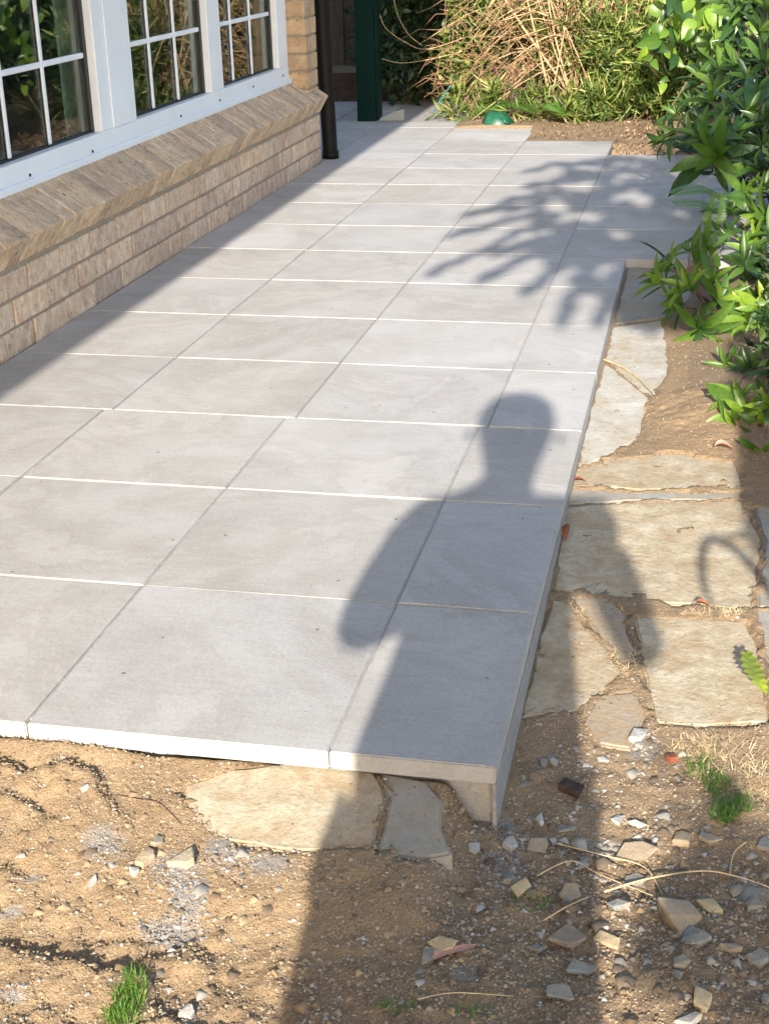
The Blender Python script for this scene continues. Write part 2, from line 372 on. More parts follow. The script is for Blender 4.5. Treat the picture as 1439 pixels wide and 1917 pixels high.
FLAGS = [
 ([(1052,948),(1200,940),(1388,938),(1425,1010),(1405,1140),(1250,1128),(1120,1112),(1036,1102),(1046,1020)], side_top, 'sandstone'),
 ([(1060,914),(1180,922),(1385,922),(1386,934),(1200,936),(1052,943)], side_top, 'bluestone'),
 ([(1032,1122),(1062,1128),(1112,1190),(1162,1252),(1120,1300),(1078,1330),(976,1342),(1000,1230)], side_top, 'sandstone'),
 ([(1068,1114),(1140,1120),(1170,1150),(1192,1240),(1160,1240),(1110,1175)], side_top, 'chip_tan'),
 ([(1188,1156),(1290,1158),(1392,1164),(1412,1200),(1437,1290),(1437,1352),(1320,1358),(1225,1352),(1212,1290),(1195,1220)], side_top, 'sandstone'),
 ([(1415,1142),(1480,1148),(1490,1260),(1445,1262),(1425,1205)], side_top, 'bluestone'),
 ([(1412,950),(1480,950),(1490,1135),(1418,1135),(1432,1010)], side_top, 'bluestone'),
 ([(1118,1300),(1185,1296),(1210,1330),(1180,1400),(1120,1390),(1090,1350)], side_top, 'chip_tan'),
 ([(1148,612),(1240,600),(1250,690),(1218,742),(1180,712),(1132,670)], side_top, 'whitestone'),
 ([(1130,678),(1180,716),(1214,748),(1190,820),(1130,855),(1080,878),(1100,790)], side_top, 'whitestone'),
 ([(1176,490),(1300,492),(1290,560),(1252,592),(1150,606)], side_top, 'bluestone'),
 ([(1072,884),(1130,862),(1260,850),(1380,868),(1390,912),(1200,916),(1062,908)], side_top, 'sandstone'),
 ([(345,1470),(430,1440),(560,1428),(640,1436),(700,1444),(722,1500),(700,1588),(560,1592),(430,1574),(352,1545)], front_top, 'sandstone'),
 ([(706,1444),(800,1462),(832,1500),(826,1548),(846,1596),(780,1606),(706,1588),(728,1500)], front_top, 'bluestone'),
]
def flag_world(pts, zf):
    P = []
    for px, py in pts:
        z = -.08
        for _ in range(5): p = gz(px, py, z); z = zf(p.y)
        P.append(gz(px, py, z))
    return P
near = (X > -1.4) & (X < .66) & (Y > .9) & (Y < 3.8)
xn, yn = X[near], Y[near]; wx_ = xn + fbm(xn, yn, 30, 3, 5) * .02; wy_ = yn + fbm(xn, yn, 30, 3, 9) * .02
dz = np.zeros(xn.shape)
for pts, A, dec in STEPS:
    P = poly_px(pts, -.09); s = signed(P, wx_, wy_)
    dz += np.where(s > 0, -.75 * A * sstep(0, .013, s) * np.exp(-np.maximum(s, 0) / dec), .35 * A * np.exp(np.minimum(s, 0) / .05)) * (np.abs(s) < .3)
front = sstep(1.82, 1.78, yn)
soft = np.where(yn < 1.8, 1.0, np.where(xn > -.24, np.where(yn < 2.0, .6, np.where(yn < 3.2, .3, .9)), .1))
dz = dz * front
dz += (fbm(xn, yn, 3.5, 3, 2) * .028 + fbm(xn, yn, 14, 4, 3) * .018 + fbm(xn, yn, 60, 3, 4) * .012 + np.abs(fbm(xn, yn, 26, 3, 6)) * .012) * soft
nearedge = np.exp(-((yn - 1.80) / .03) ** 2) * (xn < -.3)
dz *= 1 - .7 * nearedge
dz += .006 * np.exp(-((yn - 1.79) / .02) ** 2) * (xn < -.52)
dz += np.maximum(fbm(xn, yn, 24, 3, 31) - .12, 0) * .05 * soft
Z[near] += dz
far_m = ~near & (Y > 3) & (Y < 12) & (np.abs(X) < 4)
Z[far_m] += (fbm(X[far_m], Y[far_m], 4, 4, 2) * .03) * (Y[far_m] > 7.6) + fbm(X[far_m], Y[far_m], 12, 3, 2) * .012 * (X[far_m] > -.2)
eg = (X < -.50) & (Y > 1.745) & (Y < 1.806) & (X > -1.4); Z[eg] = np.maximum(Z[eg], (-.034 - .25 * (1.80 - Y) + fbm(X, Y, 20, 3, 71) * .008)[eg])
# flags sit flush: soil just under their tops, creeping raggedly over their edges
wxx = X + fbm(X, Y, 22, 4, 41) * .055; wyy = Y + fbm(X, Y, 22, 4, 43) * .055
pa = (X > -.25) & (X < .45) & (Y > 2.05) & (Y < 5.3)
wp = pa * sstep(3.75, 3.15, Y) * sstep(2.05, 2.15, Y); Z = Z * (1 - wp) + wp * (side_drop(Y) + .0042 + fbm(X, Y, 6, 3, 51) * .007 + fbm(X, Y, 40, 3, 52) * .007)
fa = (X > -.9) & (X < -.28) & (Y > 1.5) & (Y < 1.81)
ft = np.interp(Y, [1.45, 1.56, 1.70, 1.80], [-.098, -.076, -.054, -.037]); wgt = sstep(-.9, -.75, X) * sstep(-.27, -.33, X) * sstep(1.45, 1.56, Y) * (Y < 1.812)
Z = Z * (1 - wgt) + (ft + .0005 + fbm(X, Y, 14, 3, 51) * .008 + fbm(X, Y, 60, 3, 52) * .006) * wgt
for pts, zf, mt in FLAGS:
    P = flag_world(pts, zf); x0 = min(p.x for p in P) - .06; x1 = max(p.x for p in P) + .06; y0 = min(p.y for p in P) - .06; y1 = max(p.y for p in P) + .06
    bb = (X > x0) & (X < x1) & (Y > y0) & (Y < y1); qx, qy = wxx[bb], wyy[bb]; ins = np.zeros(qx.shape, bool)
    for k in range(len(P)):
        p, q = P[k], P[(k+1) % len(P)]
        c = ((p.y > qy) != (q.y > qy)) & (qx < (q.x - p.x) * (qy - p.y) / ((q.y - p.y) or 1e-9) + p.x); ins ^= c
    cov = fbm(X[bb], Y[bb], 16, 4, 61) > .27
    zt = np.array([zf(v) for v in Y[bb]]); Z[bb] = np.where(ins & ~cov, np.minimum(Z[bb], zt - .007), Z[bb])
# keep below the paving
def lower(m, z): Z[m] = np.minimum(Z[m], z)
lower((X < -.255) & (Y > 1.815) & (Y < 8.2), -.10)
lower((X < -1.0) & (Y >= 8.2) & (Y < 8.76), -.08); lower((X < -1.5) & (Y >= 8.7) & (Y < 10.3), -.08)
lower((X > -.3) & (X < .5) & (Y > 5.25) & (Y < 7.72), -.06)
lower((X < -1.95) & (Y > -6) & (Y < 7.5), -.2)
mask = np.zeros((*X.shape, 4)); mask[..., 3] = 1
def ell(px, py, rx, ry, z=-.09):
    c = gz(px, py, z); a = gz(px + rx, py, z); b = gz(px, py - ry, z)
    RX = max(abs(a.x - c.x), .004); RY = max(abs(b.y - c.y), .004)
    r = np.hypot((wx_ - c.x) / RX, (wy_ - c.y) / RY); return np.clip(1.25 - r, 0, 1)
mo = np.zeros(xn.shape)
for e in [(200,1600,55,25),(330,1640,60,30),(350,1690,40,45),(320,1740,70,28),(430,1610,60,28),(20,1850,40,14),(345,1890,40,12),(60,1650,30,8),(15,1700,30,14),(785,1618,75,34),(905,1520,18,40),(930,1590,40,40),(950,1530,22,28),(1400,1640,50,30),(1200,1390,40,25),(1130,1560,60,18),(505,1640,60,20),(870,1810,40,25)]:
    mo = np.maximum(mo, ell(*e))
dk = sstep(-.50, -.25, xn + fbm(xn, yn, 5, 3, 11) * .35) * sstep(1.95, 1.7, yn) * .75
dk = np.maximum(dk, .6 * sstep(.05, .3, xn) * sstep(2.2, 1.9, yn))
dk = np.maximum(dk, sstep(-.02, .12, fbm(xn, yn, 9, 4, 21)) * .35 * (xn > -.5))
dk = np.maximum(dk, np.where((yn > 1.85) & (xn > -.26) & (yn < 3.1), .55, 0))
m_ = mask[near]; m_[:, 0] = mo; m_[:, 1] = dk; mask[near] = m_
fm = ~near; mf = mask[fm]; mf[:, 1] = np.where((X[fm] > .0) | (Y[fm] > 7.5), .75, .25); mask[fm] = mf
ny, nx = X.shape
V = np.stack([X, Y, Z], -1).reshape(-1, 3)
ii = (np.arange(ny - 1)[:, None] * nx + np.arange(nx - 1)[None]).ravel()
Fq = np.stack([ii, ii + 1, ii + nx + 1, ii + nx], -1)
gm = bpy.data.meshes.new('ground'); gm.vertices.add(len(V)); gm.vertices.foreach_set('co', V.ravel().astype('f'))
gm.loops.add(Fq.size); gm.loops.foreach_set('vertex_index', Fq.ravel().astype('i'))
gm.polygons.add(len(Fq)); gm.polygons.foreach_set('loop_start', (np.arange(len(Fq)) * 4).astype('i'))
gm.polygons.foreach_set('use_smooth', np.ones(len(Fq), bool)); gm.update(calc_edges=True); gm.validate()
ca = gm.color_attributes.new('mask', 'FLOAT_COLOR', 'POINT'); ca.data.foreach_set('color', mask.reshape(-1).astype('f'))
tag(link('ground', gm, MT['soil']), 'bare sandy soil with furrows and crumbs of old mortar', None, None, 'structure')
def ground_z(x, y):
    i = min(max(np.searchsorted(xs, x) - 1, 0), nx - 2); j = min(max(np.searchsorted(ys, y) - 1, 0), ny - 2)
    return float(max(Z[j, i], Z[j+1, i], Z[j, i+1], Z[j+1, i+1]))
def on_ground(px, py):
    z = -.1
    for _ in range(6):
        p = gz(px, py, z); z = ground_z(p.x, p.y)
    return gz(px, py, z)

# ================================================================== PATIO
patio = thing('patio', 'new patio of square light grey pavers running along the brick house', None, (0, 0, 0), None, 'structure')
XL = -1.972; TH = .032; G = .0015
bed = MB()
bed.box(XL, -.252, 1.822, 5.2695, -.115, -.0032); bed.box(XL, .50, 5.27, 7.74, -.09, -.0034)
bed.box(XL, -.49, 7.7402, 8.22, -.09, -.0036); bed.box(XL, -.985, 8.2202, 8.76, -.09, -.0038); bed.box(-3.2, -1.49, 8.7602, 10.2, -.09, -.004)
bed.out('bedding', MT['bed'], patio)
pid = 0
def paver(x0, x1, y0, y1, cut=None):
    global pid
    pid += 1; r = random.Random(pid)
    g = G + r.uniform(-.0007, .0012)
    dz = [r.uniform(-.0012, .0012) for _ in range(4)]
    a0, a1, b0, b1 = x0 + g, x1 - g, y0 + g, y1 - g
    jx = [r.uniform(-.001, .001) for _ in range(8)]
    c = [(a0+jx[0], b0+jx[1]), (a1+jx[2], b0+jx[3]), (a1+jx[4], b1+jx[5]), (a0+jx[6], b1+jx[7])]
    V = [(x, y, -TH) for x, y in c] + [(x, y, dz[k]) for k, (x, y) in enumerate(c)]
    ctr = Vector(((x0+x1)/2, (y0+y1)/2, 0))
    o = link('paver', raw_mesh('paver', [Vector(v) - ctr for v in V], [(3,2,1,0),(4,5,6,7),(0,1,5,4),(1,2,6,5),(2,3,7,6),(3,0,4,7)]), MT['paver'], patio)
    o.location = ctr; bevel_obj(o, .0022, 2)
    return o
YL = [1.802, 2.322, 2.836, 3.336]; XLo = [XL, -1.502, -1.003, -.505, -.247]
for j in range(3):
    for i in range(4): paver(XLo[i], XLo[i+1], YL[j], YL[j+1])
XU = [XL, -1.478, -.980, -.482]
rowY = [3.336] + [3.3291 + .4952 * k for k in range(1, 9)]     # 3.336 ... 7.29
rowY += [7.765]
for j in range(len(rowY) - 1):
    for i in range(3): paver(XU[i], XU[i+1], rowY[j], rowY[j+1])
for j in range(3): paver(-.482, -.247, rowY[j], rowY[j+1])
paver(-.482, -.247, rowY[3], 5.262)
paver(-.482, .018, 5.262, 5.805)
for j in range(5, 9):
    paver(-.482, .018, rowY[j], rowY[j+1])
for j in range(5, 9): paver(.018, .518, rowY[j], rowY[j+1])
paver(.018, .518, 5.262, 5.805)
for i in range(3): paver(XU[i], XU[i+1], 7.765, 8.262)
for i in range(2): paver(XU[i], XU[i+1], 8.262, 8.80)
paver(-2.5, -1.478, 8.80, 9.08); paver(-2.5, XL, 7.55, 8.80)
for a, b in ((9.08, 9.6), (9.62, 10.15)):
    paver(-3.0, -2.32, a, b); paver(-2.28, -2.02, a, b)
# rendered slab edge below the side of the paving
e = MB(); zb = [(1.806, -.125), (2.5, -.10), (3.0, -.08), (4.0, -.06), (5.25, -.05)]
Vv = []; 
for y, z in zb: Vv += [(-.2525, y, z), (-.2525, y, -TH - .0003), (-.2475, y, -TH - .0003), (-.2455, y, z)]
Ff = []
for k in range(len(zb) - 1):
    for a in range(4): Ff.append((k*4+a, k*4+(a+1) % 4, k*4+4+(a+1) % 4, k*4+4+a))
Ff += [(3, 2, 1, 0), tuple(len(zb)*4-4+q for q in range(4))]
e.add(Vv, Ff); e.out('slab_edge', MT['render'], patio)

# ================================================================== OLD STONE PATH
path = thing('flagstone_path', 'old irregular sandstone paving beside and under the new patio', None, (0, 0, 0), None, 'structure')
def flag(pts, zf, mat, th=.03, tilt=(0, 0), name='flagstone', rough=.005, parent=None, label=None):
    P = []
    for px, py in pts:
        z = zf
        for _ in range(5):
            p = gz(px, py, z if not callable(zf) else zf(p.y) if _ else -.08) ; z = zf(p.y) if callable(zf) else zf
        P.append(p)
    # roughen the outline
    Q = []; n = len(P); rr = random.Random(len(pts) * 7 + int(pts[0][0]))
    for i in range(n):
        a, b = P[i], P[(i+1) % n]; k = max(2, int((b-a).length / .035))
        for q in range(k):
            t = q / k; v = a.lerp(b, t)
            if q: v += Vector((rr.uniform(-1, 1), rr.uniform(-1, 1), 0)) * min(rough, (b-a).length*.05)
            Q.append(v)
    c = sum(Q, Vector()) / len(Q)
    bm = bmesh.new(); top = [bm.verts.new(v - c) for v in Q]; 
    f = bm.faces.new(top)
    if f.normal.z < 0: f.normal_flip()
    f.normal_update()
    if f.calc_center_median().z < -9: pass
    ex = bmesh.ops.extrude_face_region(bm, geom=[f])
    vs = [v for v in ex['geom'] if isinstance(v, bmesh.types.BMVert)]
    bmesh.ops.translate(bm, vec=(0, 0, -th), verts=vs)
    bmesh.ops.recalc_face_normals(bm, faces=bm.faces)
    tf = [x for x in bm.faces if x.normal.z > .9 and x.calc_center_median().z > -th * .5]
    es = list({e_ for x in tf for e_ in x.edges})
    bmesh.ops.bevel(bm, geom=es, offset=.004, segments=2, affect='EDGES', clamp_overlap=True)
    m = bpy.data.meshes.new(name); bm.to_mesh(m); bm.free()
    o = link(name, m, mat, parent or path); o.location = c - WORLD_POS.get((parent or path).name, Vector())
    return o
sdz = lambda k: (lambda y: float(side_drop(y)) + k)
for pts, zf, mt in FLAGS: flag(pts, zf, MT[mt], .03)

# ================================================================== HOUSE
XW = -1.9756; YC = 7.475
house = thing('brick_house', 'tan brick house wall with a long white multi-pane window above a sloping brick sill', 'house', (XW, 2.0, 0))
wall = MB(); wall.box(XW - .11, XW - .006, -6, YC - .004, -.15, .30)
wall.box(XW - .13, XW - .006, 7.272, YC - .004, .3001, 2.2)
wall.box(XW - .11, XW - .006, -6, 3.2, .3001, 2.2); wall.box(XW - .11, XW - .006, 3.2001, 7.2699, 1.75, 2.2)
wall.box(-6, XW - .1101, YC - .11, YC - .004, -.15, 2.2)
wall = wall.out('wall', MT['mortar'], house)
def brick_mesh(l, h, d, seed, nm='brick'):
    r = random.Random(seed); b = MB().box(-d, 0, 0, l, 0, h)
    m = raw_mesh(nm, [v + Vector((r.uniform(-.0015, .0015), r.uniform(-.0015, .0015), r.uniform(-.0012, .0012))) for v in b.V], b.F)
    bm = bmesh.new(); bm.from_mesh(m); bmesh.ops.bevel(bm, geom=list(bm.edges), offset=.003, segments=1, affect='EDGES'); bm.to_mesh(m); bm.free(); return m
bricks = [brick_mesh(.230, .076, .05, k) for k in range(4)]; halfb = brick_mesh(.110, .076, .05, 9)
for k in bricks + [halfb]: k.materials.append(MT['brick'])
pierb = [brick_mesh(.098, .076, .13, 20), brick_mesh(.092, .076, .05, 21)]; pierl = [brick_mesh(.202, .076, .13, 22), brick_mesh(.202, .076, .13, 23)]
retb = [brick_mesh(.197, .076, .05, 24), brick_mesh(.197, .076, .05, 25)]
for k in retb: k.materials.append(MT['pier_brick'])
for k in pierb + pierl: k.materials.append(MT['pier_brick'])
def place(nm, mesh, parent, x, y, z, rz=0):
    return put(nm, mesh, parent, Matrix.Translation((x, y, z)) @ Matrix.Rotation(rz, 4, 'Z'))
for c in range(3):
    z = -.006 + c * .0862; ph = 3.934 + (.12 if c % 2 else 0)
    k0 = int((ph - 1.6) / .24); y = ph - k0 * .24
    while y + .23 < YC + .02:
        if y + .23 > YC - .13 and y + .23 > YC: break
        place('brick', random.choice(bricks), wall, XW + random.uniform(-.001, .0025), y + .01, z); y += .24
    rem = YC - (y + .01)
    if rem > .03:
        b_ = brick_mesh(rem, .076, .05, 40 + c); b_.materials.append(MT['brick']); place('brick', b_, wall, XW, y + .01, z)
    for q in range(3):      # return wall round the corner
        place('brick', bricks[q], wall, XW - .05 - q * .24 - (.12 if c % 2 else 0), YC, z, math.pi / 2)
for c in range(20):         # narrow pier between window and corner
    z = .312 + c * .0862
    if z > 2.0: break
    if c % 2: place('brick', random.choice(pierl), wall, XW, 7.267, z)
    else:
        place('brick', pierb[0], wall, XW, 7.267, z); place('brick', pierb[1], wall, XW, 7.379, z)
    for q in range(2): place('brick', retb[q], wall, XW - .05 - q * .21 - (.1 if c % 2 else 0), YC, z, math.pi / 2)
# sloping brick-on-edge sill
sill = MB(); ang = math.radians(33)
def sill_pt(s, n): # s along the slope from the outer top arris inward, n down into the brick
    ox, oz = -1.921, .340
    return ox - s * math.cos(ang) - n * math.sin(ang), oz + s * math.sin(ang) - n * math.cos(ang)
q = [sill_pt(.012, .008), sill_pt(.215, .008), sill_pt(.215, .10), sill_pt(.012, .094)]
Vs = [(x, yy, z) for yy in (1.6, YC - .008) for x, z in q]
sill.add(Vs, [(0, 1, 2, 3), (7, 6, 5, 4), (0, 4, 5, 1), (1, 5, 6, 2), (2, 6, 7, 3), (3, 7, 4, 0)])
sill = sill.out('sill', MT['mortar'], house)
sbm = []
for k in range(5):
    r = random.Random(50 + k); q = [sill_pt(0, 0), sill_pt(.205, 0), sill_pt(.205, .098), sill_pt(0, .098)]
    Vs = [(x + r.uniform(-.0022, .0022), yy + r.uniform(-.0012, .0012), z + r.uniform(-.0022, .0022)) for yy in (0, .0775) for x, z in q]
    m = raw_mesh('sill_brick', Vs, [(0, 1, 2, 3), (7, 6, 5, 4), (0, 4, 5, 1), (1, 5, 6, 2), (2, 6, 7, 3), (3, 7, 4, 0)])
    bm = bmesh.new(); bm.from_mesh(m); bmesh.ops.recalc_face_normals(bm, faces=bm.faces); bmesh.ops.bevel(bm, geom=list(bm.edges), offset=.0028, segments=1, affect='EDGES'); bm.to_mesh(m); bm.free()
    m.materials.append(MT['sill_brick']); sbm.append(m)
y = YC - .0775
while y > 1.7:
    place('sill_brick', random.choice(sbm), sill, random.uniform(-.001, .0015), y, random.uniform(-.001, .001)); y -= .0838
# eave
ez = 2.25; xe = -1.815 + ez * math.tan(SUN_AZ) / math.tan(SUN_EL)
roof = MB().add([(xe - .03, -7, ez + .12), (xe - .03, 8.05, ez + .12), (-6, 8.05, ez + 1.9), (-6, -7, ez + 1.9), (xe - .03, -7, ez + .09), (xe - .03, 8.05, ez + .09), (-6, 8.05, ez + 1.85), (-6, -7, ez + 1.85)],
                [(0, 1, 2, 3), (7, 6, 5, 4), (0, 4, 5, 1), (1, 5, 6, 2), (2, 6, 7, 3), (3, 7, 4, 0)]).out('roof', MT['tile_roof'], house)
MB().box(-6, xe - .125, -7, 8.0, 2.2, 2.212).out('soffit', MT['gutter'], roof)
g = MB()
prof = [(xe - .12, ez + .1), (xe - .12, ez), (xe - .01, ez), (xe, ez + .03), (xe, ez + .1), (xe - .012, ez + .1), (xe - .012, ez + .02), (xe - .108, ez + .02), (xe - .108, ez + .1)]
Vs = [(x, yy, z) for yy in (-7, 8.05) for x, z in prof]; n = len(prof)
g.add(Vs, [(k, (k + 1) % n, (k + 1) % n + n, k + n) for k in range(n)] + [tuple(range(n)), tuple(range(2*n - 1, n - 1, -1))])
g.out('gutter', MT['gutter'], roof)
# room behind the window
rm = MB()
rm.box(-5.4, -2.16, -.5, 9.4 - 2, .0, .02); rm.box(-5.4, -2.16, -.5, 7.36, 2.1, 2.12); rm.box(-5.42, -5.4, -.5, 7.36, 0, 2.12)
rm.box(-5.4, -2.16, -.52, -.5, 0, 2.12); rm.box(-5.4, -2.16, 7.34, 7.36, .021, 2.09); rm.box(-2.165, -2.145, -.5, 7.339, .021, .41)
rm.out('room', MT['room'], house)

# window: frame plane at x = -2.07
XF = -2.07
win = MB(); Y0, Y1 = 1.6, 7.262; ZB, ZT = .438, 1.72
win.box(XF - .07, XF, Y0, Y1, ZB, .511); win.box(XF - .07, XF, Y0, Y1, ZT - .06, ZT)
win = win.out('window', MT['frame'], house); bevel_obj(win, .003)
fl = MB().box(XF + .001, XF + .014, Y0, Y1 - .004, ZB - .012, ZB + .012).out('flashing', MT['frame'], win); bevel_obj(fl, .003)
LIGHTS = [(1.66, 2.62), (2.74, 3.62), (3.86, 4.83), (5.165, 6.045), (6.212, 7.09)]
BARS = [[1.98, 2.30], [3.03, 3.32], [4.172, 4.472], [5.435, 5.722], [6.458, 6.752]]
edges = [(Y0, 1.66), (2.62, 2.74), (3.62, 3.86), (4.83, 5.165), (6.045, 6.212), (7.09, Y1)]
for a, b in edges:
    bevel_obj(MB().box(XF - .068, XF - .001, a, b, .5115, ZT - .0605).out('mullion', MT['frame'], win), .003)
bevel_obj(MB().box(XF - .0008, XF + .004, 4.93, 5.12, .5125, ZT - .07).out('cover_board', MT['frame'], win), .0015)
for (a, b), bars in zip(LIGHTS, BARS):
    zt = ZT - .0605
    MB().box(XF - .0455, XF - .0418, a, b, .5112, zt).out('pane', MT['glass'], win)
    gk = MB().box(XF - .0414, XF - .030, b - .026, b - .0005, .5115, zt - .0005).box(XF - .0414, XF - .034, a + .0005, b - .0265, .5116, .519)
    gk.out('gasket', MT['gasket'], win)  # black strip is the gasket and the shade of the recessed rebate in one
    for y in bars: bevel_obj(MB().box(XF - .0405, XF - .032, y - .0095, y + .0095, .5196, zt - .001).out('glazing_bar', MT['frame'], win), .003)
    for z in (.773, 1.035, 1.30):
        ys_ = [a + .0006] + [q for y in bars for q in (y - .0096, y + .0096)] + [b - .0265]
        for k in range(0, len(ys_), 2):
            bevel_obj(MB().box(XF - .0402, XF - .0317, ys_[k], ys_[k+1], z - .0095, z + .0095).out('glazing_bar', MT['frame'], win), .003)
    # pale wavy sheet added for the white reveal at each light's far side
    c = MB(); ya, yb = (b - .20) * 1.045, (b - .045) * 1.045; nseg = 16; Vs = []
    for k in range(nseg + 1):
        yy = ya + (yb - ya) * k / nseg; xx = -2.212 + .012 * math.sin(k * 1.9)
        Vs += [(xx, yy, .40), (xx, yy, 1.9)]
    c.add(Vs, [(2*k, 2*k+2, 2*k+3, 2*k+1) for k in range(nseg)]); c.out('inner_reveal', MT['inner_reveal'], win, True)
for px, py in ((57, 335), (174, 290), (339, 223), (412, 193), (474, 167), (530, 146)):
    d = ray(px, py); p = CAM + d * ((XF + .0005) / d.x)
    MB().tube([(XF, p.y, p.z + .012), (XF + .004, p.y, p.z + .012)], .005, 8).out('screw', MT['gasket'], win)

# downpipe, post, fence
dp = thing('downpipe', 'black round downpipe standing at the far corner of the brick house', 'downpipe', (-1.90, 7.56, 0))
pts = spline([(-1.952, 7.58, .012), (-1.954, 7.58, .12), (-1.957, 7.58, .24), (-1.96, 7.58, .34), (-1.966, 7.58, .6), (-1.97, 7.58, 1.2), (-1.972, 7.58, 2.2)], 5)
MB().tube(pts, .041, 14).out('pipe', MT['black_pipe'], dp, True)
MB().tube([(-1.952, 7.58, .002), (-1.952, 7.58, .04)], .046, 14).out('shoe', MT['black_pipe'], dp, True)
MB().tube([(-1.9675, 7.58, .80), (-1.968, 7.58, .85)], .047, 12).box(-2.06, -1.95, 7.56, 7.575, .81, .84).out('bracket', MT['black_pipe'], dp)

gp = thing('gate_post', 'square dark green post at the end of the patio, right of the black downpipe', 'post', (-2.09, 9.14, 0))
bevel_obj(MB().box(-2.152, -2.03, 9.08, 9.20, .001, 2.3).out('post', MT['green_post'], gp), .004)
bevel_obj(MB().box(-2.029, -2.012, 9.09, 9.19, .02, 2.2).out('batten', MT['green_post'], gp), .002)

fn = thing('paling_fence', 'dark weathered vertical paling fence in the gap behind the downpipe', 'fence', (-2.6, 10.6, 0))
for k in range(16):
    x = -4.0 + k * .118; zt = .30 + .0 if k < 0 else random.uniform(.30, .33)
    bevel_obj(MB().box(x, x + .108, 10.6 + random.uniform(-.004, .004), 10.622, zt - .12, 2.0).out('paling', MT['palings'], fn), .002)
for z in (.35, 1.5): MB().box(-4.0, -2.1, 10.625, 10.68, z, z + .07).out('rail', MT['palings'], fn)
MB().box(-4.0, -2.1, 10.20, 10.23, -.05, .19).out('gap_shade_strip', MT['clod'], fn)  # dark strip added over lit soil, standing in for black shade below the palings

# ================================================================== LEAF MESHES
def leaf_geo(L, W, fold=.18, droop=.25, n=6, tip=1.0, belly=.45, curl=0):
    V = []; F = []
    for i in range(n + 1):
        t = i / n; wd = W * .5 * (math.sin(math.pi * t ** (math.log(.5) / math.log(belly))) ** .8 if 0 < t < 1 else 0)
        wd = max(wd, .0009 if t < 1 else .0)
        y = L * t; z = -droop * L * t * t + .03 * L * math.sin(3 * t)
        V += [(-wd, y, z + fold * wd * 2), (0, y, z), (wd, y, z + fold * wd * 2)]
    for i in range(n):
        a = i * 3; F += [(a, a+1, a+4, a+3), (a+1, a+2, a+5, a+4)]
    return V, F
def leaf_mesh(name, mat, *a, **k):
    V, F = leaf_geo(*a, **k); m = raw_mesh(name, V, F, True); m.materials.append(mat); return m
LM = {}
for nm, mt in (('b', 'leaf_bright'), ('m', 'leaf_mid'), ('d', 'leaf_dark'), ('l', 'leaf_lime')):
    LM[nm] = [leaf_mesh('leaf', MT[mt], 1, .25, .30, .25), leaf_mesh('leaf', MT[mt], 1, .29, .16, .45, belly=.55), leaf_mesh('leaf', MT[mt], 1, .21, .38, .1, belly=.5), leaf_mesh('leaf', MT[mt], 1, .24, .2, -.12, belly=.52)]
ROUND = [leaf_mesh('leaf', MT['leaf_bright'], 1, .62, .16, .25, n=7, belly=.38), leaf_mesh('leaf', MT['leaf_mid'], 1, .58, .2, .35, n=7, belly=.36), leaf_mesh('leaf', MT['leaf_bright'], 1, .60, .1, .15, n=7, belly=.4), leaf_mesh('leaf', MT['leaf_dark'], 1, .55, .25, .4, n=7, belly=.38)]
def frame_to(d, up=Vector((0, 0, 1)), roll=0):
    d = d.normalized(); x = d.cross(up)
    if x.length < 1e-3: x = Vector((1, 0, 0))
    x.normalize(); z = x.cross(d)
    return Matrix((x, d, z)).transposed().to_4x4() @ Matrix.Rotation(roll, 4, 'Y')
def add_leaf(parent, mesh, p, d, L, roll=0, up=Vector((0, 0, 1))):
    return put('leaf', mesh, parent, Matrix.Translation(p) @ frame_to(d, up, roll) @ Matrix.Scale(L, 4))
def whorl(parent, p, axis, L, n, kinds, rnd, spread=1.15):
    axis = axis.normalized(); a = axis.orthogonal().normalized(); b = axis.cross(a)
    for k in range(n):
        q = k * 2.399 + rnd.uniform(-.25, .25); inner = k / n
        e_ = spread * (1 - .55 * inner) + rnd.uniform(-.12, .12)
        d = axis * math.cos(e_) + (a * math.cos(q) + b * math.sin(q)) * math.sin(e_)
        add_leaf(parent, rnd.choice(LM[kinds[min(int(inner * len(kinds)), len(kinds)-1)]]), p - axis * (.01 * (1 - inner)), d, L * (1 - .35 * inner) * rnd.uniform(.6, 1.15), rnd.uniform(-.3, .3), axis)
def stem(parent, a, b, r0, r1, rnd, mat='twig', sag=.06, name='stem'):
    m = a.lerp(b, .5) + Vector((rnd.uniform(-1, 1), rnd.uniform(-1, 1), rnd.uniform(-.3, 1))) * sag * (b - a).length
    P = spline([a, m, b], 5); n = len(P); MB().tube(P, [r0 + (r1 - r0) * k / (n-1) for k in range(n)], 5, False).out(name, MT[mat], parent, True)

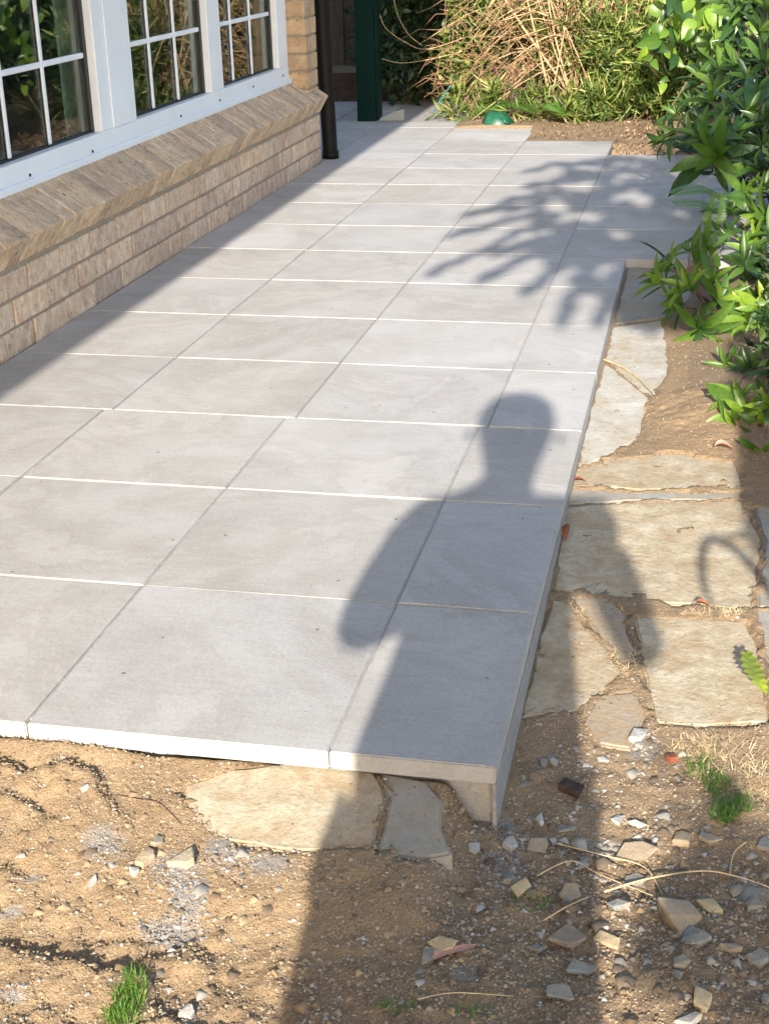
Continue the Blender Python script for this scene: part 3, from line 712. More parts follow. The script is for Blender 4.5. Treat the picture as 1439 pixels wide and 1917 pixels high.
# foliage mass: many leaf quads in one mesh with a random tone per leaf
def mass(name, mat, pts, size, parent=None, aspect=.35, up=.3, seed=1, lean=None, fold=True):
    r = np.random.default_rng(seed); n = len(pts); P = np.asarray(pts, float)
    d = r.normal(size=(n, 3)); d[:, 2] += up
    if lean is not None: d += np.asarray(lean)
    d /= np.linalg.norm(d, axis=1)[:, None]; e_ = r.normal(size=(n, 3)); s = np.cross(d, e_); s /= np.linalg.norm(s, axis=1)[:, None]
    nn = np.cross(s, d); L = size * r.uniform(.6, 1.35, n)[:, None]; Wd = L * aspect
    base = P; mid = P + d * L * .5; tip = P + d * L - nn * L * .12
    V = np.stack([base, mid - s * Wd * .5 + nn * Wd * .15, tip, mid + s * Wd * .5 + nn * Wd * .15], 1).reshape(-1, 3)
    off = WORLD_POS.get(parent.name, Vector()) if parent else Vector(); V = V - np.array(off)
    m = bpy.data.meshes.new(name); m.vertices.add(4*n); m.vertices.foreach_set('co', V.ravel().astype('f'))
    k = np.arange(n) * 4; F = np.stack([k, k+1, k+2, k, k+2, k+3], -1).reshape(-1, 3)
    m.loops.add(F.size); m.loops.foreach_set('vertex_index', F.ravel().astype('i')); m.polygons.add(len(F))
    m.polygons.foreach_set('loop_start', (np.arange(len(F)) * 3).astype('i')); m.update(calc_edges=True)
    at = m.attributes.new('tone', 'FLOAT', 'FACE'); at.data.foreach_set('value', np.repeat(r.random(n), 2).astype('f'))
    o = link(name, m, MT[mat], parent); WORLD_POS[o.name] = off
    return o
def blob(c, rad, n, seed, hollow=.5):
    """leaf points clumped in an ellipsoid with an uneven outline"""
    r = np.random.default_rng(seed); nc = max(6, n // 45)
    u = r.normal(size=(nc, 3)); u /= np.linalg.norm(u, axis=1)[:, None]
    cc = u * (hollow + (1 - hollow) * r.random(nc) ** .5)[:, None] * r.uniform(.75, 1.12, nc)[:, None]
    i = r.integers(0, nc, n); p = cc[i] + r.normal(size=(n, 3)) * .13
    return np.asarray(c) + p * np.asarray(rad)

# ================================================================== FAR VEGETATION
rnd = random.Random(3)
# dead cane thicket
cn = thing('cane_thicket', 'tangled thicket of dry tan bamboo canes and narrow green leaves behind the patio', 'bamboo', (-.75, 9.3, 0))
cv = []
for k in range(60):      # the upright bundle
    bx = rnd.gauss(-.73, .09); by = rnd.gauss(9.35, .1); a = rnd.gauss(0, .3); h = rnd.uniform(.5, 1.6)
    p0 = Vector((bx, by, .02)); p2 = p0 + Vector((a * h * .9, rnd.gauss(0, .15) * h, h)); p1 = p0.lerp(p2, .5) + Vector((rnd.gauss(0, .05), rnd.gauss(0, .05), .02))
    P = spline([p0, p1, p2], 4); r0 = rnd.choice([.004, .005, .007, .010])
    MB().tube(P, [r0 * (1 - .5 * i / (len(P)-1)) for i in range(len(P))], 5, False).out('cane', MT['cane' if rnd.random() < .65 else 'cane_brown'], cn, True)
for k in range(95):      # leaning and drooping canes on the left
    p0 = Vector((rnd.uniform(-1.0, -.55), rnd.uniform(9.2, 9.7), rnd.uniform(.35, 1.1)))
    L = rnd.uniform(.4, .95); p2 = p0 + Vector((-L * rnd.uniform(.5, 1), -rnd.uniform(-.1, .3) , -L * rnd.uniform(-.1, .75)))
    p2.z = max(p2.z, .03); p1 = p0.lerp(p2, .5) + Vector((0, 0, rnd.uniform(.02, .16)))
    P = spline([p0, p1, p2], 4); r0 = rnd.choice([.0025, .0035, .0045, .0065])
    MB().tube(P, [r0 * (1 - .6 * i / (len(P)-1)) for i in range(len(P))], 5, False).out('cane', MT['cane' if rnd.random() < .7 else 'cane_brown'], cn, True)
P_ = []
r_ = np.random.default_rng(5)
pts = np.concatenate([blob((-1.0, 9.55, .62), (.42, .3, .55), 1500, 1, .2), blob((-.5, 9.6, .8), (.5, .3, .7), 2600, 2, .2), blob((-.25, 9.3, .35), (.38, .3, .42), 1600, 3, .2), blob((-1.45, 9.7, .85), (.22, .25, .4), 700, 7, .2)])
tag(mass('foliage', 'mix_yg', pts, .10, cn, .16, .3, 4), kind='stuff')
pts = blob((-.95, 9.75, .5), (.6, .25, .55), 1500, 12, .1)
tw = MB()
for k in range(420):
    p = Vector((rnd.uniform(-1.65, -.45), rnd.uniform(9.05, 9.5), rnd.uniform(.02, .75))); L = rnd.uniform(.08, .3)
    d = Vector((rnd.gauss(-.4, .8), rnd.gauss(0, .4), rnd.gauss(-.2, .6))).normalized(); q = p + d * L; q.z = max(q.z, .02)
    tw.tube([p, p.lerp(q, .5) + Vector((0, 0, rnd.uniform(-.02, .05))), q], [.0025, .002, .001], 4, False)
tag(tw.out('twigs', MT['cane_brown'], cn), kind='stuff')
pts3 = np.concatenate([blob((-.45, 9.15, .35), (.42, .14, .42), 1900, 71, .0), blob((-.15, 9.0, .22), (.3, .14, .28), 900, 72, .0)])
pts3 = np.concatenate([pts3, blob((-.75, 8.98, .10), (.5, .12, .13), 900, 74, .0), blob((-1.35, 9.2, .10), (.25, .12, .12), 350, 75, .0)])
tag(mass('grassy_leaves', 'mix_yg', pts3, .12, cn, .10, .7, 73), kind='stuff')
tag(mass('dead_leaves', 'litter', pts, .10, cn, .12, -.3, 6), kind='stuff')

def bush(name, label, cat, c, rad, n, mat, size, seed, aspect=.35, up=.3, stems=6, base_z=0, hollow=.45):
    o = thing(name, label, cat, (c[0], c[1], base_z)); r = random.Random(seed)
    for k in range(stems):
        tgt = Vector(c) + Vector((r.uniform(-.6, .6) * rad[0], r.uniform(-.5, .5) * rad[1], r.uniform(-.1, .7) * rad[2]))
        stem(o, Vector((c[0] + r.uniform(-.08, .08), c[1] + r.uniform(-.08, .08), base_z - .01)), tgt, .012, .003, r, 'twig', .1, 'branch')
    pt = blob(c, rad, n, seed, hollow); pt = pt[pt[:, 2] > base_z]
    tag(mass('foliage', mat, pt, size, o, aspect, up, seed), kind='stuff'); return o
bush('shrub', 'shrub with small sunlit lime green leaves left of the dry canes', 'shrub', (-1.55, 9.85, .45), (.22, .22, .34), 1100, 'mix_yg', .055, 31, .5)
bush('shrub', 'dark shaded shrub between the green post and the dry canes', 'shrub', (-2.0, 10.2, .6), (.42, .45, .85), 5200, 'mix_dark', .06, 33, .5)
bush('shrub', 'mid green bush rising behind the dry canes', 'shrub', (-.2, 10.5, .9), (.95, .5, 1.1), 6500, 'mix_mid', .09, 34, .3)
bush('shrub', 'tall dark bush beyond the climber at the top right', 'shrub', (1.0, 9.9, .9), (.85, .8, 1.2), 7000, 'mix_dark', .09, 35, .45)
bush('shrub', 'low yellow green leafy shrub right of the dry canes', 'shrub', (-.38, 9.15, .28), (.26, .2, .3), 1500, 'mix_yg', .085, 36, .26)
# back boundary
hd = thing('hedge', 'tall dark hedge closing off the far end of the garden', 'hedge', (0, 12, 0))
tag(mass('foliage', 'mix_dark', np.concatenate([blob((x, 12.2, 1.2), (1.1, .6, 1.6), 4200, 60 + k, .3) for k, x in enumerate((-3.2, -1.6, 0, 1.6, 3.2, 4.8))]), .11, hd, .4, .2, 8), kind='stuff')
for k in range(9): stem(hd, Vector((-3.5 + k, 12.3, -.02)), Vector((-3.4 + k + rnd.uniform(-.2, .2), 12.2, 2.1)), .04, .02, rnd, 'bark', .05, 'trunk')
MB().box(-7, 9, 13.2, 13.26, -.05, 2.6).out('backing_fence', MT['palings'], hd)

# bare arching twigs in the shade
bt = thing('bare_twig', 'thin bare twigs arching over the dark shrub beside the green post', 'twig', (-1.75, 9.5, 0))
for pts in ([(705, 5), (720, 50), (760, 80), (800, 92), (870, 70)], [(735, -10), (745, 30), (765, 65), (790, 85)], [(715, 110), (750, 118), (800, 112), (850, 100)]):
    MB().tube(spline([gY(a, b, 9.35) for a, b in pts], 5), .0028, 5, False).out('twig', MT['cane'], bt, True)

# climber with large round leaves, top right
cl = thing('climber', 'climber with large glossy round leaves in the sun at the top right', 'climber', (.15, 8.4, 0))
big = [(1290,20,62),(1338,38,60),(1350,70,42),(1262,5,50),(1310,-18,55),(1238,82,52),(1215,60,35),(1258,108,42),(1250,118,34),(1278,70,36),(1325,55,40),(1385,12,46),(1270,45,42),(1300,60,36),(1355,-12,50),(1228,100,36),(1205,95,30),(1248,150,20),(1395,50,40),(1420,80,40),(1246,165,26),(1330,92,34)]
big = [(a + rnd.uniform(-6, 6), b + rnd.uniform(-6, 6), c * .82) for a, b, c in big] + [(rnd.uniform(1210, 1430), rnd.uniform(-20, 130), rnd.uniform(20, 38)) for _ in range(60)]
for k, (px, py, s) in enumerate(big):
    Yd = 8.2 + rnd.uniform(-.12, .25); p = gY(px, py - s * .35, Yd); L = s * 1.12 * Yd / F_PX
    d = Vector((rnd.uniform(-.9, .9), rnd.uniform(-.9, .1), -1 + rnd.uniform(0, .8))); add_leaf(cl, ROUND[k % 4], p, d, L, rnd.uniform(-.8, .8), Vector((rnd.uniform(-.5, .5), -1, rnd.uniform(0, 1))))
for pts in ([(1400,-20),(1345,70),(1300,130),(1262,190),(1235,235)], [(1340,-20),(1300,10),(1250,80),(1215,110)], [(1420,40),(1350,40),(1280,0)]):
    MB().tube(spline([gY(a, b, 8.45) for a, b in pts], 5), .004, 5, False).out('stem', MT['twig'], cl, True)

# ================================================================== RIGHT-HAND SHRUBS (large leaves, each leaf a part)
def leafy(label, base, specs, seed, group=None, name='leafy_shrub', n=9):
    """specs: (px, py, Y, leaf px, kinds, axis)"""
    r = random.Random(seed); o = thing(name, label, 'shrub', base, group); b0 = Vector(base)
    for sp_ in specs:
        px, py, Yd, lp, kinds = sp_[:5]; p = gY(px, py, Yd); L = lp * Yd / F_PX * 1.22
        ax = Vector(sp_[5]) if len(sp_) > 5 else Vector((r.uniform(-.5, .3), r.uniform(-.9, -.2), r.uniform(.3, 1)))
        whorl(o, p, ax, L, (sp_[6] if len(sp_) > 6 else n) , kinds, r)
        stem(o, b0 + Vector((r.uniform(-.06, .06), r.uniform(-.06, .06), -.01)), p, .006, .003, r, 'twig', .12)
    return o
leafy('low shrub with long bright leaves in whorls leaning over the dark grey flagstone', (.10, 4.75, -.03), [
    (1240,530,4.55,62,'mbb',(-.9,-.3,.7)),(1275,575,4.5,78,'mbb',(-.9,-.2,.35),10),(1250,505,4.7,50,'bb',(-.7,-.2,.9)),(1310,615,4.35,82,'mmd',(.1,-.9,-.1),11),
    (1330,530,4.65,60,'mb',(0,-.4,1)),(1290,470,4.9,36,'mm',(-.5,-.3,.8)),(1345,560,4.6,56,'mb',(.2,-.7,.6)),(1385,590,4.6,60,'mbl',(.1,-.8,.3)),(1380,560,4.7,58,'md'),
    (1418,560,4.7,60,'md'),(1425,620,4.5,62,'mm'),(1395,640,4.5,60,'md'),(1355,585,4.8,64,'dm'),(1355,650,4.3,50,'mbb',(-.2,-.9,.1)),(1400,600,4.4,64,'mbb',(-.2,-.8,.5),10),(1430,580,4.4,60,'bbl',(0,-.8,.6)),(1290,540,4.5,62,'mbb',(-.5,-.6,.6),10)], 11)
leafy('small bright green shrub growing out of the sand heap at the right edge', (.16, 3.62, -.02), [
    (1395,775,3.55,76,'mbb',(-.3,-.7,.6),12),(1380,745,3.6,58,'bb',(-.4,-.2,1)),(1425,800,3.5,66,'mbb',(.2,-.9,.3)),(1405,690,3.9,50,'md'),(1360,685,4.0,50,'mm',(-.5,-.5,.5)),
    (1375,800,3.5,60,'mbb',(-.6,-.6,.2),9),(1425,850,3.35,58,'mbb',(-.3,-.9,.1),9),(1440,760,3.5,66,'mbb',(-.3,-.8,.5),10),(1430,740,3.7,60,'dm'),(1438,700,3.8,60,'md'),(1385,690,3.95,46,'mbb',(-.6,-.3,.5)),(1440,860,3.4,60,'md')], 12)
leafy('dark leafy shrub with a big whorl hanging over the far right corner of the patio', (.42, 6.3, 0), [
    (1342,292,5.9,92,'dmm',(-.35,-.8,.25),12),(1320,265,6.0,70,'mm',(-.4,-.3,.9)),(1262,250,6.3,46,'mm',(-.8,-.3,.5)),(1240,265,6.4,42,'md',(-.8,-.2,.4)),(1295,255,6.2,52,'dm'),
    (1400,215,6.1,70,'dm',(0,-.5,.9),10),(1425,235,6.0,66,'md'),(1360,215,6.2,56,'mm',(-.3,-.4,.9)),(1330,190,6.4,56,'mb',(-.4,-.3,.8)),(1420,320,5.8,72,'md'),(1390,360,5.7,56,'mm',(.1,-.8,.2)),
    (1435,355,5.7,60,'mm'),(1375,270,6.2,56,'dd'),(1430,280,6.0,60,'dd'),(1400,300,6.1,56,'dd'),(1285,285,6.35,44,'dd')], 13)
leafy('loose shrub with bright leaf tips in the middle of the right-hand border', (.30, 5.2, 0), [
    (1400,475,5.0,58,'mbb',(-.3,-.5,.7),9),(1420,455,5.1,48,'bb'),(1395,500,4.95,62,'md'),(1435,410,5.2,64,'mb',(-.9,-.2,.2)),(1440,440,5.1,56,'md'),(1365,400,5.6,40,'dm'),(1440,520,5.0,56,'md'),
    (1400,535,5.0,50,'dm'),(1360,440,5.4,40,'dd'),(1425,500,5.1,50,'dm')], 14)
leafy('glossy dark shrub with broad leaves at the upper right edge', (.55, 7.4, 0), [
    (1345,130,7.3,48,'dm'),(1380,125,7.2,50,'mm'),(1420,60,7.2,60,'dm'),(1400,150,7.0,50,'dm'),(1430,120,7.0,58,'md'),(1370,80,7.4,44,'dd'),(1310,150,7.5,40,'dm'),(1290,200,7.4,40,'dm'),
    (1340,165,7.2,44,'md'),(1415,180,6.8,50,'dd'),(1310,225,7.0,40,'dd'),(1380,30,7.4,50,'dm'),(1435,20,7.2,60,'mm'),(1410,-5,7.3,55,'mb'),(1360,5,7.5,48,'dm'),(1265,215,7.2,34,'dm'),(1350,240,6.8,44,'dm')], 15)
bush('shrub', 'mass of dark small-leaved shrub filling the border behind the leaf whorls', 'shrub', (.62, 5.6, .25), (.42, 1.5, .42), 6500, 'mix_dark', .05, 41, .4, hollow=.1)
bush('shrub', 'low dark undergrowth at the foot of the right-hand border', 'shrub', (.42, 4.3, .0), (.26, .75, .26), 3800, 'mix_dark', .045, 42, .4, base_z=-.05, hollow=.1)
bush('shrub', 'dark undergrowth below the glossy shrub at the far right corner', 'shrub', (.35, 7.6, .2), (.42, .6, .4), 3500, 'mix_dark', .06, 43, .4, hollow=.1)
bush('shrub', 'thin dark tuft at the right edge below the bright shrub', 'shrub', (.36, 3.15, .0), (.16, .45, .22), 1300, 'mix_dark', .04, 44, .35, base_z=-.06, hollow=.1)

bush('shrub', 'small dense green shrub between the bright shrub and the right edge', 'shrub', (.34, 3.85, .08), (.15, .42, .17), 1500, 'mix_mid', .04, 45, .4, base_z=-.05, hollow=.1)
# ferns
def fern(label, base, fronds, seed, group=None):
    o = thing('fern', label, 'fern', base, group); r = random.Random(seed)
    for a, b, c_, n, ll in fronds:
        P = spline([a, b, c_], 10); mb = MB(); mb.tube(P, .0016, 4, False)
        for i in range(2, len(P) - 1):
            t = (P[i+1] - P[i-1]).normalized(); s = t.cross(Vector((0, -.4, 1))).normalized(); k = i / len(P)
            l = ll * math.sin(math.pi * min(1, .15 + k * .85)) ** .7
            for sg in (-1, 1):
                for off in (0, .5):
                    q = P[i].lerp(P[i+1], off); d = (s * sg + t * .35 + Vector((0, 0, -.15))).normalized(); wv = t * l * .11
                    mb.add([q, q + d * l * .5 + wv, q + d * l, q + d * l * .5 - wv], [(0, 1, 2, 3)])
        mb.out('frond', MT['fern'], o)
    return o
B = Vector((.12, 5.5, .02))
fern('fern with fine fronds arching from the border over the right side of the patio', B, [
    (gY(1380,400,5.5), gY(1320,352,5.4), gY(1255,362,5.3), 10, .055), (gY(1370,440,5.4), gY(1330,385,5.3), gY(1258,378,5.2), 10, .05),
    (gY(1350,480,5.3), gY(1335,420,5.25), gY(1345,360,5.3), 10, .05), (gY(1420,420,5.5), gY(1400,370,5.4), gY(1360,365,5.4), 10, .05),
    (gY(1390,450,5.3), gY(1360,430,5.2), gY(1330,460,5.1), 10, .045)], 5)
B = Vector((-1.15, 9.0, .02))
fern('low green fern lying along the soil behind the staggered paver ends', B, [
    (gz(1000,205,.1), gz(940,192,.12), gz(850,228,.02), 10, .06), (gz(1010,212,.1), gz(970,195,.12), gz(905,200,.08), 10, .06), (gz(1060,215,.08), gz(1030,195,.14), gz(985,195,.1), 10, .06)], 6)

# strap leaves and hose-like blade over the flagstone
def ribbon(P, w_, up=Vector((0, 0, 1)), fold=.2):
    P = spline(P, 8); V = []; F = []; n = len(P)
    for i, p in enumerate(P):
        t = (P[min(i+1, n-1)] - P[max(i-1, 0)]).normalized(); s = t.cross(up).normalized(); u = s.cross(t)
        k = i / (n-1); ww = w_ * .5 * min(1, (1 - k) * 3.5 + .03) * min(1, .5 + k * 3)
        V += [p - s * ww + u * ww * fold, p, p + s * ww + u * ww * fold]
    for i in range(n-1): a = i*3; F += [(a, a+1, a+4, a+3), (a+1, a+2, a+5, a+4)]
    return V, F
st = thing('strap_leaf_plant', 'dark strap-leaved plant with blades arching down onto the flagstone', 'plant', (.12, 5.2, 0))
for pts, w_ in (([(1305,440),(1262,470),(1225,505),(1205,545),(1215,560)], .018), ([(1320,520),(1300,470),(1310,420)], .03), ([(1345,500),(1325,455),(1312,440)], .03), ([(1270,510),(1230,470),(1195,450)], .010), ([(1310,530),(1316,470),(1330,400)], .028)):
    P = [gY(a, b, 5.2 - .02 * k) for k, (a, b) in enumerate(pts)]
    V, F = ribbon(P, w_, Vector((0, -.7, .7))); part('leaf', V, F, MT['leaf_mid' if w_ > .02 else 'leaf_dark'], st, True)
lt = thing('fallen_leaf', 'curled brown dead leaf and pale husk caught under the border shrubs', 'leaf', gY(1320, 500, 5.0))
V, F = ribbon([gY(1300, 515, 5.0), gY(1325, 490, 4.95), gY(1352, 462, 4.95)], .03); part('blade', V, F, MT['straw'], lt, True)
dl = thing('fallen_leaf', 'large reddish brown dead leaf under the strap leaves', 'leaf', gY(1290, 505, 5.05))
V, F = leaf_geo(.08, .05); mm = frame_to(Vector((1, .2, .1)), Vector((0, -1, .5))); part('blade', [gY(1278, 512, 5.05) + (mm @ Vector(v)) for v in V], F, MT['cane_brown'], dl, True)

# ================================================================== SMALL OBJECTS AT THE FAR END
def hull(points):
    bm = bmesh.new(); vs = [bm.verts.new(p) for p in points]; r = bmesh.ops.convex_hull(bm, input=vs)
    bmesh.ops.delete(bm, geom=[v for v in bm.verts if not v.link_faces], context='VERTS'); return bm
cvr = thing('plastic_cover', 'broken dark green plastic cover sitting in the soil at the end of the pavers', 'cover', (-1.23, 8.86, 0))
c0 = Vector((-1.225, 8.87, -.01)); bm = bmesh.new()
bmesh.ops.create_uvsphere(bm, u_segments=18, v_segments=10, radius=1)
for v in bm.verts:
    r = 1 + .12 * math.sin(5 * v.co.x + 2) + .1 * math.sin(7 * v.co.y); sq = .75
    v.co = Vector((math.copysign(abs(v.co.x) ** sq, v.co.x) * .098 * r, v.co.y * .085, (max(v.co.z, -.2)) * .098 * (1 + .18 * (v.co.x < -.1) + .1*math.sin(6*v.co.x))))
m = bpy.data.meshes.new('shell'); bm.to_mesh(m); bm.free(); m.polygons.foreach_set('use_smooth', [True]*len(m.polygons))
o = link('shell', m, MT['green_plastic'], cvr); o.location = c0 - Vector((-1.23, 8.86, 0))
MB().tube([c0 + Vector((.03, -.07, .07)), c0 + Vector((.06, -.085, .045)), c0 + Vector((.085, -.06, .03))], .006, 6).out('rim', MT['green_plastic'], cvr, True)
sh = MB(); P = [(gY(708, 228, 9.13)), gY(722, 216, 9.13), gY(738, 209, 9.13), gY(755, 205, 9.13), gY(756, 232, 9.13)]
P[0].z = 0.0; P[-1].z = 0.0
sh.add([p for p in P] + [p + Vector((0, .02, 0)) for p in P], [(0, 1, 2, 3, 4), (9, 8, 7, 6, 5)] + [(i, (i+1) % 5, (i+1) % 5 + 5, i + 5) for i in range(5)])
tag(sh.out('sheet_offcut', MT['clear_sheet']), 'curved grey sheet offcut standing against the foot of the green post', 'offcut')
rp = thing('rope', 'short teal rope with a red end hanging among the dry canes', 'rope', gY(830, 190, 9.2))
P = spline([gY(811, 214, 9.2), gY(818, 196, 9.15), (gY(831, 178, 9.12)), gY(843, 160, 9.1)], 5); MB().tube(P, .0045, 7).out('cord', MT['teal'], rp, True)
MB().tube([P[-1], P[-1] + Vector((.010, 0, .02))], .006, 7).out('end', MT['red'], rp, True)

# ================================================================== LOOSE STONES
def stone(label, px, py, w_, h_, mat, flat=.35, seed=0, pointy=0, name='stone', cat='stone', sink=.35, rz=None, group=None):
    """angular fragment w_ x h_ photo pixels across, lying on the soil"""
    r = random.Random(seed * 13 + int(px)); p = on_ground(px, py + h_ * .25); dist = (p - CAM).length
    sx = w_ * dist / F_PX * .5; sy = h_ * dist / F_PX * .5 / .60; sy = min(sy, sx * 2.2); sz = min(sx, sy) * flat * 2
    pts = []
    nn = r.choice([4, 4, 5, 5, 6])
    for k in range(nn):
        a = 2 * math.pi * (k + r.uniform(-.36, .36)) / nn; rr = r.uniform(.68, 1.15)
        for z, q in ((-.5, r.uniform(.8, .95)), (.32, 1.0), (.5 + r.uniform(-.22, .1), r.uniform(.8, .97))):
            pts.append(Vector((math.cos(a) * sx * rr * q, math.sin(a) * sy * rr * q * (1 - pointy * (math.cos(a) > .3)), z * sz)))
    bm = hull(pts); bmesh.ops.bevel(bm, geom=list(bm.edges), offset=min(sx, sy) * .03, segments=1, affect='EDGES', clamp_overlap=True)
    m = bpy.data.meshes.new(name); bm.to_mesh(m); bm.free()
    o = link(name, m, mat); o.location = p + Vector((0, 0, sz * (.5 - sink))); o.rotation_euler = (r.uniform(-.22, .22), r.uniform(-.22, .22), rz if rz is not None else r.uniform(-.3, .3))
    return tag(o, label, cat, group)
CG, CT, CY, CW = MT['chip_grey'], MT['chip_tan'], MT['chip_yellow'], MT['chip_white']
STN = [
 ('square pale yellow sandstone block just below the corner of the patio', 977, 1660, 42, 30, CY, .45, 0),
 ('white mortar lump right of the patio corner in the shadow', 1012, 1532, 24, 24, CW, .5, 0),
 ('white chip on dark soil beside the slab edge', 1036, 1421, 18, 22, CW, .5, 0),
 ('small grey flake left of the white chip by the slab edge', 1018, 1424, 16, 24, CG, .4, 0),
 ('dark brown rounded clod in the shadow right of the patio', 1067, 1474, 46, 34, MT['clod'], .5, 0),
 ('pale blue-grey mortar lump below the sunlit sandstone flag', 1194, 1372, 34, 36, CW, .45, 0),
 ('small grey chip touching the blue-grey mortar lump', 1198, 1393, 22, 14, CG, .4, 0),
 ('off-white chip left of the mortar crumbs below the corner', 888, 1585, 26, 22, CW, .45, 0),
 ('large mottled grey rock in the lower right rubble', 1272, 1706, 82, 70, CT, .4, 0),
 ('yellow sandstone flake leaning on the mottled grey rock', 1326, 1695, 58, 28, CY, .35, .3),
 ('pointed blue-grey slate below the mottled rock', 1300, 1748, 56, 52, CG, .35, .5),
 ('small dark grey slate under the pointed slate', 1277, 1798, 36, 30, CG, .35, .4),
 ('tiny grey pebble below the small dark slate', 1268, 1823, 26, 14, CG, .5, 0),
 ('flat blue-grey slate in the shadow, upper of two near the bottom', 1090, 1807, 60, 36, CG, .18, .4),
 ('flat triangular blue-grey slate, lower of two near the bottom', 1050, 1853, 66, 32, CG, .18, .6),
 ('upright yellow stone in the sun at the bottom right', 1310, 1868, 40, 46, CY, .7, .2),
 ('blue-grey slate cut by the right edge of the picture', 1421, 1787, 44, 34, CG, .3, .4),
 ('pale yellow flake above the pink bark strip', 828, 1764, 54, 26, CY, .3, .2),
 ('small cream flake left of the pink bark strip', 806, 1780, 32, 18, CY, .3, .3),
 ('buried flat tan stone in the shadow above the flat slates', 1058, 1745, 68, 46, CT, .16, .2),
 ('small grey flat stone left of the buried tan stone', 1000, 1771, 38, 22, CG, .2, .2),
 ('grey flake beside the sunlit band under the dry stems', 1156, 1691, 42, 24, CG, .3, .3),
 ('bluish flake crossed by a dry stem', 1192, 1645, 48, 26, CG, .25, .3),
 ('broad flat grey-tan slab in the sun band', 1186, 1586, 92, 42, CT, .14, .3),
 ('flat greyish stone below the grass tuft at the right', 1326, 1566, 54, 24, CT, .22, .1),
 ('white chip above the broad flat slab', 1154, 1531, 26, 20, CW, .4, 0),
 ('long pale flake right of the white chip', 1192, 1541, 42, 14, CW, .3, .2),
 ('rounded tan stone between broad slab and grass tuft', 1276, 1566, 36, 34, CT, .4, 0),
 ('cream flat stone half buried in the sun band', 1137, 1752, 64, 46, CY, .14, .1),
 ('grey chunk among the mortar crumbs below the corner', 952, 1641, 24, 22, CG, .5, 0),
 ('broken white chunk at the head of the mortar crumbs', 954, 1577, 28, 24, CW, .5, .2),
 ('teal grey pebble in the dark hollow on the left', 296, 1570, 24, 22, CG, .5, 0),
 ('lone white pebble on the golden sand at the upper left', 158, 1472, 17, 16, CW, .6, 0),
 ('round pinkish white pebble in the middle of the left soil', 252, 1628, 26, 18, CW, .5, 0),
 ('white pebble with a dark hollow beside it on the left', 176, 1645, 16, 22, CW, .6, 0),
 ('pale sandy lump beside the dark hollow', 272, 1600, 34, 40, MT['sandstone'], .5, 0),
 ('pale crumbled sandstone lump below the buried slab', 345, 1602, 58, 34, MT['sandstone'], .35, 0),
 ('grey stone at the bottom left beside the cracks', 352, 1893, 34, 20, CW, .4, 0),
 ('tan stone at the right edge above the rubble', 1412, 1690, 40, 28, CG, .4, 0),
 ('narrow tan flake right of the pointed slate', 1368, 1768, 48, 26, CT, .25, .5),
 ('light grey stone at the right edge beside the grass tuft', 1432, 1578, 38, 22, CG, .3, 0),
 ('grey stone in the bottom right corner', 1432, 1868, 22, 22, CG, .4, 0),
 ('pale stone at the bottom edge below the yellow stone', 1290, 1905, 46, 26, CW, .3, .2),
 ('brownish slab left of the grass sprouts under the dry stems', 1066, 1664, 46, 34, CT, .25, .2),
 ('flat tan slab near the corner in the shadow', 1005, 1577, 52, 32, CT, .2, .1),
 ('white splinter standing by the flat tan slab', 1036, 1571, 16, 24, CW, .5, .3),
 ('grey slab piece under the mortar crumbs at right', 1056, 1548, 42, 18, CG, .2, .2),
 ('pale chip at the left end of the sun band', 1128, 1420, 26, 12, CW, .3, 0),
 ('orange brick chip beside the blue-grey mortar lump', 1165, 1371, 22, 12, MT['red'], .4, 0),
]
for i, (lb, px, py, a, b, mt, fl_, pt_) in enumerate(STN):
    stone(lb, px, py, a, b, mt, fl_, i, pt_, sink=.3 if fl_ > .25 else .25)
# red brick crumb
stone('red brick crumb right of the sun band below the flagstones', 1255, 1418, 26, 16, MT['red'], .5, 70, name='brick_fragment', cat='brick')

def strip(name, label, cat, pts, w_, mat, lift=.004):
    P = [on_ground(a, b) + Vector((0, 0, lift)) for a, b in pts]; V, F = ribbon(P, w_, Vector((0, 0, 1)), .3)
    return tag(part(name, V, F, mat, None, True), label, cat)
strip('bark_strip', 'curled pink bark strip on the soil below the yellow flake', 'bark', [(810, 1802), (835, 1790), (870, 1782), (893, 1775)], .012, MT['pink_bark'], .006)
def twig(label, pts, r0, mat='straw', lift=.006):
    P = [on_ground(a, b) + Vector((0, 0, lift + (.004 if 0 < k < len(pts) - 1 else 0))) for k, (a, b) in enumerate(pts)]
    P = spline(P, 6); mb = MB().tube(P, [r0 * (1 - .5 * i / len(P)) for i in range(len(P))], 6); o = mb.out('dry_stem', MT[mat], None, True)
    return tag(o, label, 'stem')
twig('long straw coloured stem running to the right edge over the rubble', [(1130,1676),(1210,1656),(1310,1641),(1380,1652),(1445,1670)], .0017)
twig('dry stem crossing from the corner shadow down to the sun band', [(1040,1585),(1130,1612),(1205,1634),(1238,1680)], .0012)
twig('kinked dry stem peaking left of the sun band', [(1004,1646),(1068,1622),(1122,1648),(1222,1684)], .0011)
twig('straight thin dry stem below the kinked one', [(1016,1730),(1060,1708),(1104,1684)], .0012)
twig('short curved stem standing right of the sun band', [(1364,1642),(1372,1606),(1396,1580)], .0014, lift=.004)
twig('thin root crossing the sand near the buried slab', [(218,1490),(260,1502),(300,1512),(340,1545)], .0012, 'twig', .001)
twig('pale horizontal stem at the bottom centre', [(780,1878),(850,1870),(960,1872)], .001)
twig('white dry root lying from the patio edge across the pale flagstone', [(1128,676),(1165,694),(1190,712),(1224,742)], .0035, 'straw', .006)
